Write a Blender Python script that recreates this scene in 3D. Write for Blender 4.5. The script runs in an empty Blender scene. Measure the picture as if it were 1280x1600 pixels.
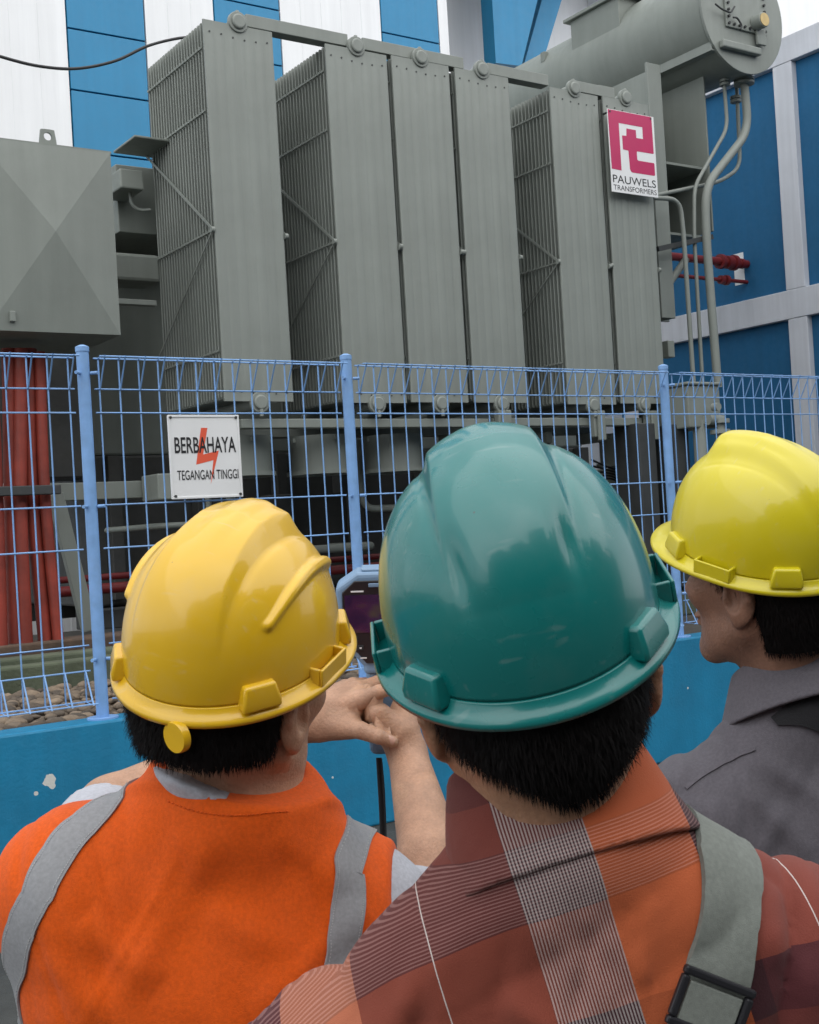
import bpy, bmesh, math, random
import numpy as np
from mathutils import Matrix, Vector

random.seed(7); np.random.seed(7)
S = bpy.context.scene
COL = S.collection
R_ = math.radians

# ------------------------------------------------------------------ camera
YAW, PITCH, ROLL, FPX = R_(34.281), R_(0.617), R_(-3.387), 1949.8     # solved from the photo's vanishing points
EYE = np.array([0.0, 0.0, 1.6])
def cam_axes():
    cy, sy = math.cos(YAW), math.sin(YAW)
    f = np.array([sy*math.cos(PITCH), cy*math.cos(PITCH), math.sin(PITCH)])
    r = np.array([cy, -sy, 0.0]); u = np.cross(r, f)
    c, s = math.cos(ROLL), math.sin(ROLL)
    return r*c+u*s, -r*s+u*c, f
AR, AU, AF = cam_axes()
cam = bpy.data.cameras.new('camera'); co = bpy.data.objects.new('camera', cam); COL.objects.link(co)
mw = Matrix.Identity(4)
for i in range(3):
    mw[i][0], mw[i][1], mw[i][2], mw[i][3] = AR[i], AU[i], -AF[i], EYE[i]
co.matrix_world = mw
cam.sensor_fit = 'HORIZONTAL'; cam.sensor_width = 36.0; cam.lens = 36.0*FPX/1280.0
cam.clip_start = 0.05; cam.clip_end = 400
cam.dof.use_dof = True; cam.dof.focus_distance = 2.6; cam.dof.aperture_fstop = 60.0
S.camera = co

# ------------------------------------------------------------------ sky, sun, exposure
SUN_EL, SUN_AZ = R_(56), R_(192)          # azimuth measured from +Y towards +X: behind the camera and to its left
w = bpy.data.worlds.new('World'); S.world = w; w.use_nodes = True
nt = w.node_tree; bg = nt.nodes['Background']
sky = nt.nodes.new('ShaderNodeTexSky'); sky.sky_type = 'NISHITA'; sky.sun_disc = False
sky.sun_elevation = SUN_EL; sky.sun_rotation = SUN_AZ; sky.air_density = 1.0; sky.dust_density = 1.0; sky.ozone_density = 1.0
hs = nt.nodes.new('ShaderNodeHueSaturation'); hs.inputs['Saturation'].default_value = 0.22
tcw = nt.nodes.new('ShaderNodeTexCoord'); nzw = nt.nodes.new('ShaderNodeTexNoise')
nzw.inputs['Scale'].default_value = 2.2; nzw.inputs['Detail'].default_value = 6.0
mrw = nt.nodes.new('ShaderNodeMapRange'); mrw.inputs['From Min'].default_value = 0.3; mrw.inputs['From Max'].default_value = 0.7
mrw.inputs['To Min'].default_value = 0.72; mrw.inputs['To Max'].default_value = 1.25
mxw = nt.nodes.new('ShaderNodeMix'); mxw.data_type = 'RGBA'; mxw.blend_type = 'MULTIPLY'; mxw.inputs[0].default_value = 1.0
nt.links.new(tcw.outputs['Generated'], nzw.inputs['Vector']); nt.links.new(nzw.outputs['Fac'], mrw.inputs['Value'])
ovc = nt.nodes.new('ShaderNodeMix'); ovc.data_type = 'RGBA'; ovc.inputs[0].default_value = 0.72       # cloud layer over the clear sky
ovc.inputs[7].default_value = (5.6, 5.8, 6.1, 1)
nt.links.new(sky.outputs['Color'], hs.inputs['Color']); nt.links.new(hs.outputs['Color'], ovc.inputs[6]); nt.links.new(ovc.outputs[2], mxw.inputs[6])
nt.links.new(mrw.outputs['Result'], mxw.inputs[7]); nt.links.new(mxw.outputs[2], bg.inputs['Color'])
bg.inputs['Strength'].default_value = 0.125
sl = bpy.data.lights.new('sun', 'SUN'); so = bpy.data.objects.new('sun', sl); COL.objects.link(so)
sl.energy = 1.6; sl.angle = R_(130); sl.color = (1.0, 0.97, 0.93)
sd = Vector((math.sin(SUN_AZ)*math.cos(SUN_EL), math.cos(SUN_AZ)*math.cos(SUN_EL), math.sin(SUN_EL)))
so.rotation_euler = sd.to_track_quat('Z', 'Y').to_euler(); so.location = (0, -5, 20)
S.view_settings.view_transform = 'Standard'; S.view_settings.look = 'None'
S.view_settings.exposure = 0.86; S.view_settings.gamma = 1.0

# ------------------------------------------------------------------ calibration helpers
def ray(px, py):
    return AR*((px-640)/FPX) - AU*((py-800)/FPX) + AF
def P(px, py, d): return EYE + ray(px, py)*d
def atY(px, py, Y): r = ray(px, py); return EYE + r*(Y/r[1])
def atX(px, py, X): r = ray(px, py); return EYE + r*(X/r[0])

# ------------------------------------------------------------------ object helpers
ORG = {}
def thing(name, label, cat, loc=(0, 0, 0), group=None, mat4=None):
    o = bpy.data.objects.new(name, None); COL.objects.link(o)
    o.empty_display_size = 0.1
    m = mat4 if mat4 is not None else Matrix.Translation(Vector(loc))
    o.matrix_world = m; ORG[o.name] = m.copy()
    o['label'] = label; o['category'] = cat
    if group: o['group'] = group
    return o
def tag(o, label, cat, group=None):
    o['label'] = label; o['category'] = cat
    if group: o['group'] = group
    return o
def obj(name, verts, faces, mat, parent=None, smooth=30, bevel=0.0, local=False, midx=None, seg=2):
    """links ONE mesh object; vertices are in world space unless local (then in the parent's space)"""
    me = bpy.data.meshes.new(name)
    me.from_pydata([tuple(map(float, v)) for v in verts], [], [tuple(int(i) for i in f) for f in faces])
    for m in (mat if isinstance(mat, (list, tuple)) else [mat]): me.materials.append(m)
    if midx is not None: me.polygons.foreach_set('material_index', np.asarray(midx, dtype=np.int32))
    if smooth:
        me.polygons.foreach_set('use_smooth', np.ones(len(me.polygons), dtype=bool))
        if smooth < 180: me.set_sharp_from_angle(angle=R_(smooth))
    me.update()
    o = bpy.data.objects.new(name, me); COL.objects.link(o)
    if parent is not None:
        o.parent = parent
        if not local and parent.name in ORG: o.matrix_parent_inverse = ORG[parent.name].inverted()
        if local: pass
    if bevel:
        b = o.modifiers.new('bevel', 'BEVEL'); b.width = bevel; b.segments = seg; b.limit_method = 'ANGLE'; b.angle_limit = R_(40)
    return o
def children(o): return [c for c in bpy.data.objects if c.parent == o]
def copy_tree(o, parent=None):
    c = o.copy(); COL.objects.link(c)
    inv = o.matrix_parent_inverse.copy()
    if parent is not None: c.parent = parent; c.matrix_parent_inverse = inv
    if o.name in ORG: ORG[c.name] = ORG[o.name]
    for ch in children(o): copy_tree(ch, c)
    return c
class MB:
    def __init__(s): s.v = []; s.f = []; s.mi = []; s.cur = 0
    def add(s, v, f):
        n = len(s.v); s.v += [tuple(map(float, p)) for p in v]
        for q in f: s.f.append([n+i for i in q]); s.mi.append(s.cur)
        return s
    def box(s, a, b):
        x0, y0, z0 = a; x1, y1, z1 = b
        return s.add([(x0,y0,z0),(x1,y0,z0),(x1,y1,z0),(x0,y1,z0),(x0,y0,z1),(x1,y0,z1),(x1,y1,z1),(x0,y1,z1)],
                     [(0,3,2,1),(4,5,6,7),(0,1,5,4),(1,2,6,5),(2,3,7,6),(3,0,4,7)])
    def bar(s, a, b, wx, wy, up=(0, 0, 1)):
        a = np.array(a, float); b = np.array(b, float); t = b-a; t /= np.linalg.norm(t)
        u = np.cross(t, up)
        if np.linalg.norm(u) < 1e-6: u = np.cross(t, (1, 0, 0))
        u /= np.linalg.norm(u); v = np.cross(u, t)
        V = [p + u*wx/2*i + v*wy/2*j for p in (a, b) for i, j in ((-1,-1),(1,-1),(1,1),(-1,1))]
        return s.add(V, [(3,2,1,0),(4,5,6,7),(0,1,5,4),(1,2,6,5),(2,3,7,6),(3,0,4,7)])
    def tube(s, pts, r, n=10, cap=True):
        pts = [np.array(p, float) for p in pts]; N = len(pts)
        rr = r if hasattr(r, '__len__') else [r]*N
        ref = None; V = []
        for i in range(N):
            t = pts[min(i+1, N-1)] - pts[max(i-1, 0)]; t = t/np.linalg.norm(t)
            if ref is None:
                ref = np.cross(t, (0.31, 0.17, 0.93)); 
                if np.linalg.norm(ref) < 1e-3: ref = np.cross(t, (1, 0, 0))
            ref = ref - t*(ref@t); ref /= np.linalg.norm(ref); q = np.cross(t, ref)
            V += [pts[i] + rr[i]*(math.cos(2*math.pi*k/n)*ref + math.sin(2*math.pi*k/n)*q) for k in range(n)]
        F = [(i*n+k, i*n+(k+1) % n, (i+1)*n+(k+1) % n, (i+1)*n+k) for i in range(N-1) for k in range(n)]
        if cap: F += [tuple(range(n))[::-1], tuple((N-1)*n+k for k in range(n))]
        return s.add(V, F)
    def cyl(s, a, b, r, n=24): return s.tube([a, b], r, n)
    def prism(s, poly, fr, d):
        """poly of (u,v), fr = origin,u-axis,v-axis,n-axis; extruded from 0 to d along n"""
        o, u, v, nn = [np.array(q, float) for q in fr]; k = len(poly)
        V = [o + u*p[0] + v*p[1] for p in poly] + [o + u*p[0] + v*p[1] + nn*d for p in poly]
        F = [tuple(range(k))[::-1], tuple(range(k, 2*k))] + [(i, (i+1) % k, (i+1) % k+k, i+k) for i in range(k)]
        return s.add(V, F)
    def build(s, name, mat, parent=None, **k):
        multi = isinstance(mat, (list, tuple))
        return obj(name, s.v, s.f, mat, parent, midx=(s.mi if multi else None), **k)
def smooth_path(pts, rad=0.12, n=6):
    """polyline with rounded corners"""
    pts = [np.array(p, float) for p in pts]; out = [pts[0]]
    for i in range(1, len(pts)-1):
        a, b, c = pts[i-1], pts[i], pts[i+1]
        d1 = min(rad, np.linalg.norm(a-b)*.45); d2 = min(rad, np.linalg.norm(c-b)*.45)
        p0 = b + (a-b)/np.linalg.norm(a-b)*d1; p1 = b + (c-b)/np.linalg.norm(c-b)*d2
        for k in range(n+1):
            t = k/n; out.append((1-t)**2*p0 + 2*t*(1-t)*b + t*t*p1)
    out.append(pts[-1]); return out
def spline(pts, n=8):
    P_ = [np.array(p, float) for p in pts]; P_ = [2*P_[0]-P_[1]] + P_ + [2*P_[-1]-P_[-2]]; out = []
    for i in range(1, len(P_)-2):
        for k in range(n):
            t = k/n; a, b, c, d = P_[i-1:i+3]
            out.append(.5*((2*b) + (c-a)*t + (2*a-5*b+4*c-d)*t*t + (3*b-a-3*c+d)*t**3))
    out.append(P_[-2]); return out

# ------------------------------------------------------------------ materials
def mat(name, col, rough=0.6, var=0.08, vscale=6.0, bump=0.0, bscale=60.0, coat=0.0, coatr=0.05, metal=0.0, spec=0.5,
        streak=0.0, dirt=0.0, dirtcol=(0.05, 0.045, 0.035), grain=0.0, detail=5.0):
    m = bpy.data.materials.new(name); m.use_nodes = True
    t = m.node_tree; N = t.nodes; L = t.links; b = N['Principled BSDF']
    tc = N.new('ShaderNodeTexCoord')
    def noise(sc, det=detail, vec=None, ro=.55):
        n = N.new('ShaderNodeTexNoise'); n.inputs['Scale'].default_value = sc; n.inputs['Detail'].default_value = det
        n.inputs['Roughness'].default_value = ro; L.new(vec if vec else tc.outputs['Object'], n.inputs['Vector']); return n
    def mr(src, a, c, lo, hi):
        q = N.new('ShaderNodeMapRange'); q.inputs['From Min'].default_value = a; q.inputs['From Max'].default_value = c
        q.inputs['To Min'].default_value = lo; q.inputs['To Max'].default_value = hi; L.new(src, q.inputs['Value']); return q.outputs['Result']
    def mul(c, fac):
        x = N.new('ShaderNodeMix'); x.data_type = 'RGBA'; x.blend_type = 'MULTIPLY'; x.inputs[0].default_value = 1
        L.new(c, x.inputs[6]); L.new(fac, x.inputs[7]); return x.outputs[2]
    rgb = N.new('ShaderNodeRGB'); rgb.outputs[0].default_value = (*col, 1); c = rgb.outputs[0]
    if var: c = mul(c, mr(noise(vscale).outputs['Fac'], .3, .7, 1-var, 1+var))
    if streak:
        mp = N.new('ShaderNodeMapping'); mp.inputs['Scale'].default_value = (6, 6, .22); L.new(tc.outputs['Object'], mp.inputs['Vector'])
        c = mul(c, mr(noise(1.6, 6, mp.outputs['Vector'], .65).outputs['Fac'], .35, .65, 1-streak, 1+streak*.5))
    if grain: c = mul(c, mr(noise(260, 2).outputs['Fac'], .3, .7, 1-grain, 1+grain))
    if dirt:
        x = N.new('ShaderNodeMix'); x.data_type = 'RGBA'; x.inputs[7].default_value = (*dirtcol, 1)
        L.new(mr(noise(2.3, 8, None, .7).outputs['Fac'], .5, .78, 0, dirt), x.inputs[0]); L.new(c, x.inputs[6]); c = x.outputs[2]
    L.new(c, b.inputs['Base Color'])
    b.inputs['Roughness'].default_value = rough; b.inputs['Metallic'].default_value = metal
    b.inputs['Specular IOR Level'].default_value = spec
    if rough > .15: L.new(mr(noise(18, 4).outputs['Fac'], .3, .7, rough*.88, min(1, rough*1.12)), b.inputs['Roughness'])
    b.inputs['Coat Weight'].default_value = coat; b.inputs['Coat Roughness'].default_value = coatr
    if bump:
        bp = N.new('ShaderNodeBump'); bp.inputs['Strength'].default_value = bump; bp.inputs['Distance'].default_value = 0.01
        L.new(noise(bscale, 4).outputs['Fac'], bp.inputs['Height']); L.new(bp.outputs['Normal'], b.inputs['Normal'])
    return m
GREY = (0.200, 0.220, 0.197)
M = {}
M['tank'] = mat('grey_green_paint', GREY, .5, .05, 3, .05, 90, streak=.06, dirt=.10, spec=.4)
M['fin'] = mat('radiator_paint', (0.226, 0.247, 0.224), .5, .05, 3, .04, 120, streak=.07, dirt=.16, dirtcol=(.13,.135,.11), spec=.4)
M['base'] = mat('undercroft_shade_paint', (0.05, 0.052, 0.050), .7, .25, 2, .1, 60, dirt=.4)  # near-black colour stands in for the shade under the radiators
M['dark'] = mat('dark_steel', (0.035, 0.038, 0.038), .6, .2)  # plain dark tone for steel fittings and joint backing
M['white'] = mat('white_cladding', (0.73, 0.74, 0.75), .6, .03, 1.2, .03, 40, streak=.05)
M['blue'] = mat('blue_cladding', (0.010, 0.190, 0.37), .5, .05, 2, .02, 60, streak=.05, dirt=.06, dirtcol=(.03,.12,.2))
M['bluewall'] = mat('blue_render', (0.003, 0.098, 0.225), .7, .07, 2.5, .12, 120, streak=.06)
M['greybeam'] = mat('pale_beam', (0.54, 0.56, 0.60), .7, .05, 2.5, .1, 90, streak=.08)
M['plinth'] = mat('plinth_paint', (0.008, 0.195, 0.36), .55, .12, 3, .2, 70, streak=.07, dirt=.35, dirtcol=(.02,.12,.22))
M['fence'] = mat('fence_blue', (0.20, 0.38, 0.68), .48, .14, 9, .05, 80, streak=.05, dirt=.42, dirtcol=(.22,.25,.33))
M['asphalt'] = mat('wet_asphalt', (0.034, 0.035, 0.032), .75, .3, 5, .6, 160, dirt=.35, dirtcol=(.075,.075,.065), grain=.3)
M['concrete'] = mat('mossy_concrete', (0.085, 0.10, 0.065), .9, .25, 5, .5, 50, dirt=.5, dirtcol=(.05,.07,.03))
M['yard'] = mat('yard_concrete', (0.045, 0.043, 0.038), .9, .25, 3, .4, 60, dirt=.4)
M['pebble'] = mat('brown_pebble', (0.135, 0.108, 0.080), .85, .3, 14, .3, 90)
def per_stone(m):
    t = m.node_tree; N = t.nodes; L = t.links; b = N['Principled BSDF']; src = b.inputs['Base Color'].links[0].from_socket
    g = N.new('ShaderNodeNewGeometry'); r = N.new('ShaderNodeValToRGB'); x = N.new('ShaderNodeMix'); x.data_type = 'RGBA'; x.blend_type = 'MULTIPLY'; x.inputs[0].default_value = 1
    r.color_ramp.elements[0].color = (.45, .45, .48, 1); r.color_ramp.elements[1].color = (1.7, 1.6, 1.5, 1)
    L.new(g.outputs['Random Per Island'], r.inputs['Fac']); L.new(src, x.inputs[6]); L.new(r.outputs['Color'], x.inputs[7]); L.new(x.outputs[2], b.inputs['Base Color'])
per_stone(M['pebble'])
M['timber'] = mat('brown_timber', (0.10, 0.065, 0.045), .85, .3, 9, .3, 60, streak=.2)
M['redcable'] = mat('red_cable', (0.24, 0.034, 0.020), .6, .3, 5, .08, 90, streak=.25, dirt=.5, dirtcol=(.12,.02,.015))
M['redpipe'] = mat('red_pipe_paint', (0.15, 0.012, 0.013), .5, .12, 8)
M['black'] = mat('black_rubber', (0.012, 0.012, 0.013), .5, .1)
M['signwhite'] = mat('enamel_white', (0.74, 0.75, 0.75), .4, .03, 6, dirt=.06, dirtcol=(.45,.4,.3))
M['ink'] = mat('black_ink', (0.012, 0.012, 0.014), .5, .05)
M['bolt_red'] = mat('red_orange_ink', (0.72, 0.10, 0.045), .5, .05)
M['magenta'] = mat('magenta_enamel', (0.47, 0.014, 0.10), .4, .05, 5)
M['brass'] = mat('brass', (0.45, 0.33, 0.14), .4, .1, 20, metal=.4)
M['yellow'] = mat('golden_helmet_plastic', (0.70, 0.42, 0.010), .30, .025, 9, .006, 300, coat=.55, coatr=.07, spec=.4)
M['lemon'] = mat('lemon_helmet_plastic', (0.60, 0.51, 0.010), .32, .025, 9, .006, 300, coat=.5, coatr=.08, spec=.4)
M['teal'] = mat('teal_helmet_plastic', (0.002, 0.150, 0.140), .28, .03, 9, .004, 300, coat=.42, coatr=.07, spec=.5)
def wear(m, dust=.10, specks=.5):
    """dust film, scuffs and paint specks of a used helmet"""
    t = m.node_tree; N = t.nodes; L = t.links; b = N['Principled BSDF']; src = b.inputs['Base Color'].links[0].from_socket; tc = N.new('ShaderNodeTexCoord')
    def mix(f_, a, col):
        x = N.new('ShaderNodeMix'); x.data_type = 'RGBA'; L.new(f_, x.inputs[0]); L.new(a, x.inputs[6]); x.inputs[7].default_value = (*col, 1); return x.outputs[2]
    n = N.new('ShaderNodeTexNoise'); n.inputs['Scale'].default_value = 14; n.inputs['Detail'].default_value = 9; n.inputs['Roughness'].default_value = .72; L.new(tc.outputs['Object'], n.inputs['Vector'])
    r = N.new('ShaderNodeMapRange'); r.inputs['From Min'].default_value = .50; r.inputs['From Max'].default_value = .75; r.inputs['To Max'].default_value = dust; L.new(n.outputs['Fac'], r.inputs['Value'])
    c = mix(r.outputs['Result'], src, (.42, .40, .36))
    v = N.new('ShaderNodeTexVoronoi'); v.inputs['Scale'].default_value = 62; L.new(tc.outputs['Object'], v.inputs['Vector'])
    lt = N.new('ShaderNodeMath'); lt.operation = 'LESS_THAN'; lt.inputs[1].default_value = .055; L.new(v.outputs['Distance'], lt.inputs[0])
    sx = N.new('ShaderNodeSeparateXYZ'); L.new(v.outputs['Color'], sx.inputs[0]); gt = N.new('ShaderNodeMath'); gt.operation = 'GREATER_THAN'; gt.inputs[1].default_value = .86; L.new(sx.outputs[0], gt.inputs[0])
    ml = N.new('ShaderNodeMath'); ml.operation = 'MULTIPLY'; L.new(lt.outputs[0], ml.inputs[0]); L.new(gt.outputs[0], ml.inputs[1]); m2 = N.new('ShaderNodeMath'); m2.operation = 'MULTIPLY'; m2.inputs[1].default_value = specks; L.new(ml.outputs[0], m2.inputs[0])
    c = mix(m2.outputs[0], c, (.05, .045, .04))
    mp = N.new('ShaderNodeMapping'); mp.inputs['Rotation'].default_value = (.4, .7, .5); mp.inputs['Scale'].default_value = (14, 150, 90); L.new(tc.outputs['Object'], mp.inputs['Vector'])
    s = N.new('ShaderNodeTexNoise'); s.inputs['Scale'].default_value = 1; s.inputs['Detail'].default_value = 2; L.new(mp.outputs['Vector'], s.inputs['Vector'])
    q = N.new('ShaderNodeMapRange'); q.inputs['From Min'].default_value = .66; q.inputs['From Max'].default_value = .74; q.inputs['To Max'].default_value = .10; L.new(s.outputs['Fac'], q.inputs['Value'])
    c = mix(q.outputs['Result'], c, (.5, .5, .48)); L.new(c, b.inputs['Base Color'])
    a = N.new('ShaderNodeMath'); a.operation = 'MULTIPLY_ADD'; a.inputs[1].default_value = 1.2; a.inputs[2].default_value = b.inputs['Coat Roughness'].default_value
    L.new(r.outputs['Result'], a.inputs[0]); L.new(a.outputs[0], b.inputs['Coat Roughness'])
wear(M['yellow']); wear(M['lemon'], .07, .35); wear(M['teal'], .05, .6)
M['webbing'] = mat('dark_harness', (0.02, 0.02, 0.022), .7, .1)
M['hair'] = mat('black_hair', (0.006, 0.005, 0.005), .8, .2, 40, spec=.12)
def skinmat(n, c):
    m = mat(n, c, .5, .15, 34, .22, 300, spec=.32, detail=9, grain=.07)
    b = m.node_tree.nodes['Principled BSDF']; b.inputs['Subsurface Weight'].default_value = .12
    b.inputs['Subsurface Radius'].default_value = (.010, .004, .002); b.inputs['Subsurface Scale'].default_value = 1.0; return m
M['skin1'] = skinmat('light_brown_skin', (0.46, 0.265, 0.17))
M['skin2'] = skinmat('tan_skin', (0.33, 0.17, 0.10))
M['skin3'] = skinmat('brown_skin', (0.235, 0.128, 0.085))
M['skin3'].node_tree.nodes['Principled BSDF'].inputs['Subsurface Weight'].default_value = .03
M['nail'] = mat('fingernail', (0.55, 0.33, 0.25), .3, .03)
M['camblue'] = mat('grey_blue_plastic', (0.17, 0.27, 0.40), .45, .04, 12, .02, 200)
M['camblack'] = mat('black_plastic', (0.014, 0.014, 0.017), .35, .06)
M['trouser'] = mat('dark_trousers', (0.03, 0.033, 0.045), .9, .15, 9, .3, 200)
M['shoe'] = mat('black_leather', (0.015, 0.014, 0.013), .45, .1)
def fabric(name, col, rough=.85, var=.06, weave=900., wb=.3, fold=.55, fscale=7.):
    """woven cloth: fine weave bump over soft crease bump"""
    m = mat(name, col, rough, var, 7, 0, spec=.2, grain=.10)
    t = m.node_tree; N = t.nodes; L = t.links; b = N['Principled BSDF']; tc = N.new('ShaderNodeTexCoord')
    n1 = N.new('ShaderNodeTexNoise'); n1.inputs['Scale'].default_value = fscale; n1.inputs['Detail'].default_value = 3; n1.inputs['Distortion'].default_value = .8
    n2 = N.new('ShaderNodeTexNoise'); n2.inputs['Scale'].default_value = weave; n2.inputs['Detail'].default_value = 1
    b1 = N.new('ShaderNodeBump'); b1.inputs['Strength'].default_value = fold; b1.inputs['Distance'].default_value = .02
    b2 = N.new('ShaderNodeBump'); b2.inputs['Strength'].default_value = wb; b2.inputs['Distance'].default_value = .002
    for n in (n1, n2): L.new(tc.outputs['Object'], n.inputs['Vector'])
    L.new(n1.outputs['Fac'], b1.inputs['Height']); L.new(n2.outputs['Fac'], b2.inputs['Height'])
    L.new(b1.outputs['Normal'], b2.inputs['Normal']); L.new(b2.outputs['Normal'], b.inputs['Normal'])
    b.inputs['Sheen Weight'].default_value = .08
    return m
M['orange'] = fabric('orange_vest_cloth', (0.62, 0.086, 0.004), .8, .025, fold=.28, fscale=5)
M['silver'] = fabric('silver_reflective_tape', (0.25, 0.255, 0.265), .45, .05, 1200, .15, .15)
M['tshirt'] = fabric('heather_grey_jersey', (0.40, 0.41, 0.45), .9, .05, fold=.4)
M['workshirt'] = fabric('slate_grey_twill', (0.105, 0.098, 0.112), .85, .03, fold=.25, fscale=5)
M['strap'] = fabric('olive_grey_webbing', (0.170, 0.185, 0.165), .75, .03, 1300, .2, .03)
M['strapblack'] = fabric('black_webbing', (0.012, 0.012, 0.014), .7, .05, 700, .3, .05)

# ================================================================== SETTING
def structure(o): o['kind'] = 'structure'; return o
structure(MB().add([(-70,-70,0),(70,-70,0),(70,70,0),(-70,70,0)], [(0,1,2,3)]).build('ground', M['asphalt'], smooth=0))
YD = 0.70
structure(MB().box((-12, 5.9, .01), (12.4, 12.9, YD)).build('yard', M['yard'], smooth=0))
# pebbles: one bed
def pebble_bed():
    mb = MB(); bm = bmesh.new(); bmesh.ops.create_icosphere(bm, subdivisions=2, radius=1)
    V = np.array([v.co[:] for v in bm.verts]); F = [[v.index for v in f.verts] for f in bm.faces]; bm.free()
    rs = np.random.RandomState(3)
    n = 0
    for ix in np.arange(.9, 4.2, .062):
        for iy in np.arange(5.93, 7.42, .062):
            for layer in range(2):
                if layer and rs.rand() < .35: continue
                s = rs.uniform(.017, .045)*np.array([1.25, .95, .62])
                a = rs.uniform(0, 6.28); c_, s_ = math.cos(a), math.sin(a)
                q = V*s*(1+.10*np.sin(V[:, [1, 2, 0]]*3+rs.uniform(0, 6)))
                q = np.stack([q[:, 0]*c_-q[:, 1]*s_, q[:, 0]*s_+q[:, 1]*c_, q[:, 2]], 1)
                q += np.array([ix+rs.uniform(-.03, .03), iy+rs.uniform(-.03, .03), YD+.012+layer*.03+rs.uniform(0, .012)])
                mb.add(q, F)
    o = mb.build('gravel', M['pebble'], smooth=180); o['kind'] = 'stuff'
    o['label'] = 'brown rounded pebbles lying behind the blue mesh fence'; o['category'] = 'gravel'
pebble_bed()
kb = MB().box((-8, 7.46, YD), (12.3, 7.62, .90)).box((-8, 7.62, YD), (12.3, 7.80, .935)).build('transformer_plinth_kerb', M['concrete'], smooth=0, bevel=.015)
tag(kb, 'green mossy concrete kerb behind the brown pebbles', 'kerb')
sp = MB().box((.2, 7.86, YD), (3.72, 8.14, 1.0)).build('timber_sleeper', M['timber'], smooth=0, bevel=.012)
tag(sp, 'long brown timber under the red cables', 'timber')

# ------------------------------------------------------------------ striped building at the back
bb = thing('striped_building', 'tall building clad in white and bright blue vertical stripes behind the transformer', 'building', (6, 13, 0))
YB = 13.0
XS = [(-6.0, -.6, 'w'), (-.6, .3, 'b'), (.3, 1.7, 'w'), (1.7, 2.6, 'b'), (2.6, 4.76, 'w'), (4.76, 5.67, 'b'), (5.67, 6.53, 'w'), (6.53, 7.41, 'b'), (7.41, 8.87, 'w'), (8.87, 9.78, 'b'), (9.78, 9.94, 'w')]
MB().box((-6.2, YB+.10, 0), (9.93, YB+1.2, 11.5)).build('wall', M['dark'], bb, smooth=0)
for a, b, k in XS:
    m_ = MB()
    if k == 'w':
        # shallow ribbed sheet
        n = max(1, int(round((b-a)/.30)))
        m_.box((a+.006, YB+.004, .02), (b-.006, YB+.098, 11.5))
        for i in range(1, n): 
            x = a+(b-a)*i/n; m_.box((x-.006, YB+.0005, .02), (x+.006, YB+.004, 11.5))
        m_.build('white_panel', M['white'], bb, smooth=0)
    else:
        z = -.17
        while z < 11.4:
            m_.box((a+.012, YB, max(z, .02)), (b-.012, YB+.098, z+.652)); z += .67
        m_.build('blue_panel', M['blue'], bb, smooth=0, bevel=.004)
MB().box((9.95, 14.2, 0), (24, 15.4, 12.5)).build('recessed_wall', M['white'], bb, smooth=0)
MB().box((9.95, 12.6, 9.9), (13.6, 14.19, 10.2)).build('recess_shade_slab', M['greybeam'], bb, smooth=0)  # unseen slab added to shade the recess below
MB().box((13.6, 13.4, 7.3), (13.75, 14.19, 12.4)).build('recess_return', M['white'], bb, smooth=0)
# slanted blue fin in the recess
def quadprism(px, Y, d):
    q = [atY(x, y, Y) for x, y in px]
    return MB().prism([(p[0], p[2]) for p in q], ((0, Y, 0), (1, 0, 0), (0, 0, 1), (0, 1, 0)), d)
quadprism([(764, -90), (862, -90), (815, 103), (775, 98)], 13.25, .25).build('blue_strut', M['blue'], bb, smooth=0)
quadprism([(872, -90), (905, -90), (852, 85), (818, 104)], 13.7, .30).build('blue_strut', M['blue'], bb, smooth=0)

# ------------------------------------------------------------------ side building, wall running away on the right
rb = thing('side_building', 'blue rendered building with a pale grey grid of beams at the right', 'building', (12.5, 8, 0))
XR = 12.5
MB().box((XR+.09, 1.5, 0), (XR+3, 12.95, 7.05)).build('wall', M['bluewall'], rb, smooth=0)
for z0, z1 in ((6.93, 7.24), (3.84, 4.19), (.72, 1.05)):
    MB().box((XR, 1.5, z0), (XR+.12 if z0 < 6 else XR+3.02, 12.95, z1)).build('beam', M['greybeam'], rb, smooth=0, bevel=.008)
for y in (3.82, 6.72, 9.62, 12.52):
    for z0, z1 in ((1.053, 3.837), (4.193, 6.927)):
        MB().box((XR+.003, y, z0), (XR+.12, y+.28, z1)).build('column', M['greybeam'], rb, smooth=0, bevel=.008)
hp = atX(1156, 420, XR+.086)
MB().box((XR+.086, hp[1]-.07, hp[2]-.20), (XR+.11, hp[1]+.09, hp[2]+.20)).build('lit_hole_plate', M['signwhite'], rb, smooth=0)  # white plate standing in for light from inside the pipe hole

# red fire pipes coming out of the side wall
def redpipe(name, label, y, z, x0, x1, r, flanges):
    t = thing(name, label, 'pipe', (x1, y, z), 'red fire pipes')
    MB().cyl((x0, y, z), (x1, y, z), r, 16).build('pipe', M['redpipe'], t, smooth=40)
    for fx, fr, fl in flanges: MB().cyl((fx-fl/2, y, z), (fx+fl/2, y, z), fr, 18).build('flange', M['redpipe'], t, smooth=40)
    return t
q1 = atX(1160, 412, XR); q2 = atX(1160, 440, XR)
redpipe('fire_pipe', 'thick red pipe with a flanged coupling entering the side wall', q1[1], q1[2], 8.6, XR+.1, .050, [(XR-.16, .098, .05), (XR-.25, .082, .10), (XR-.40, .092, .05), (XR-.02, .064, .05)])
redpipe('fire_pipe', 'thin red pipe entering the side wall just under the thick one', q2[1], q2[2], 8.6, XR+.1, .024, [(XR-.30, .064, .05), (XR-.38, .054, .06)])
q3 = atY(545, 873, 9.1); q4 = atY(545, 889, 9.0)
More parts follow.
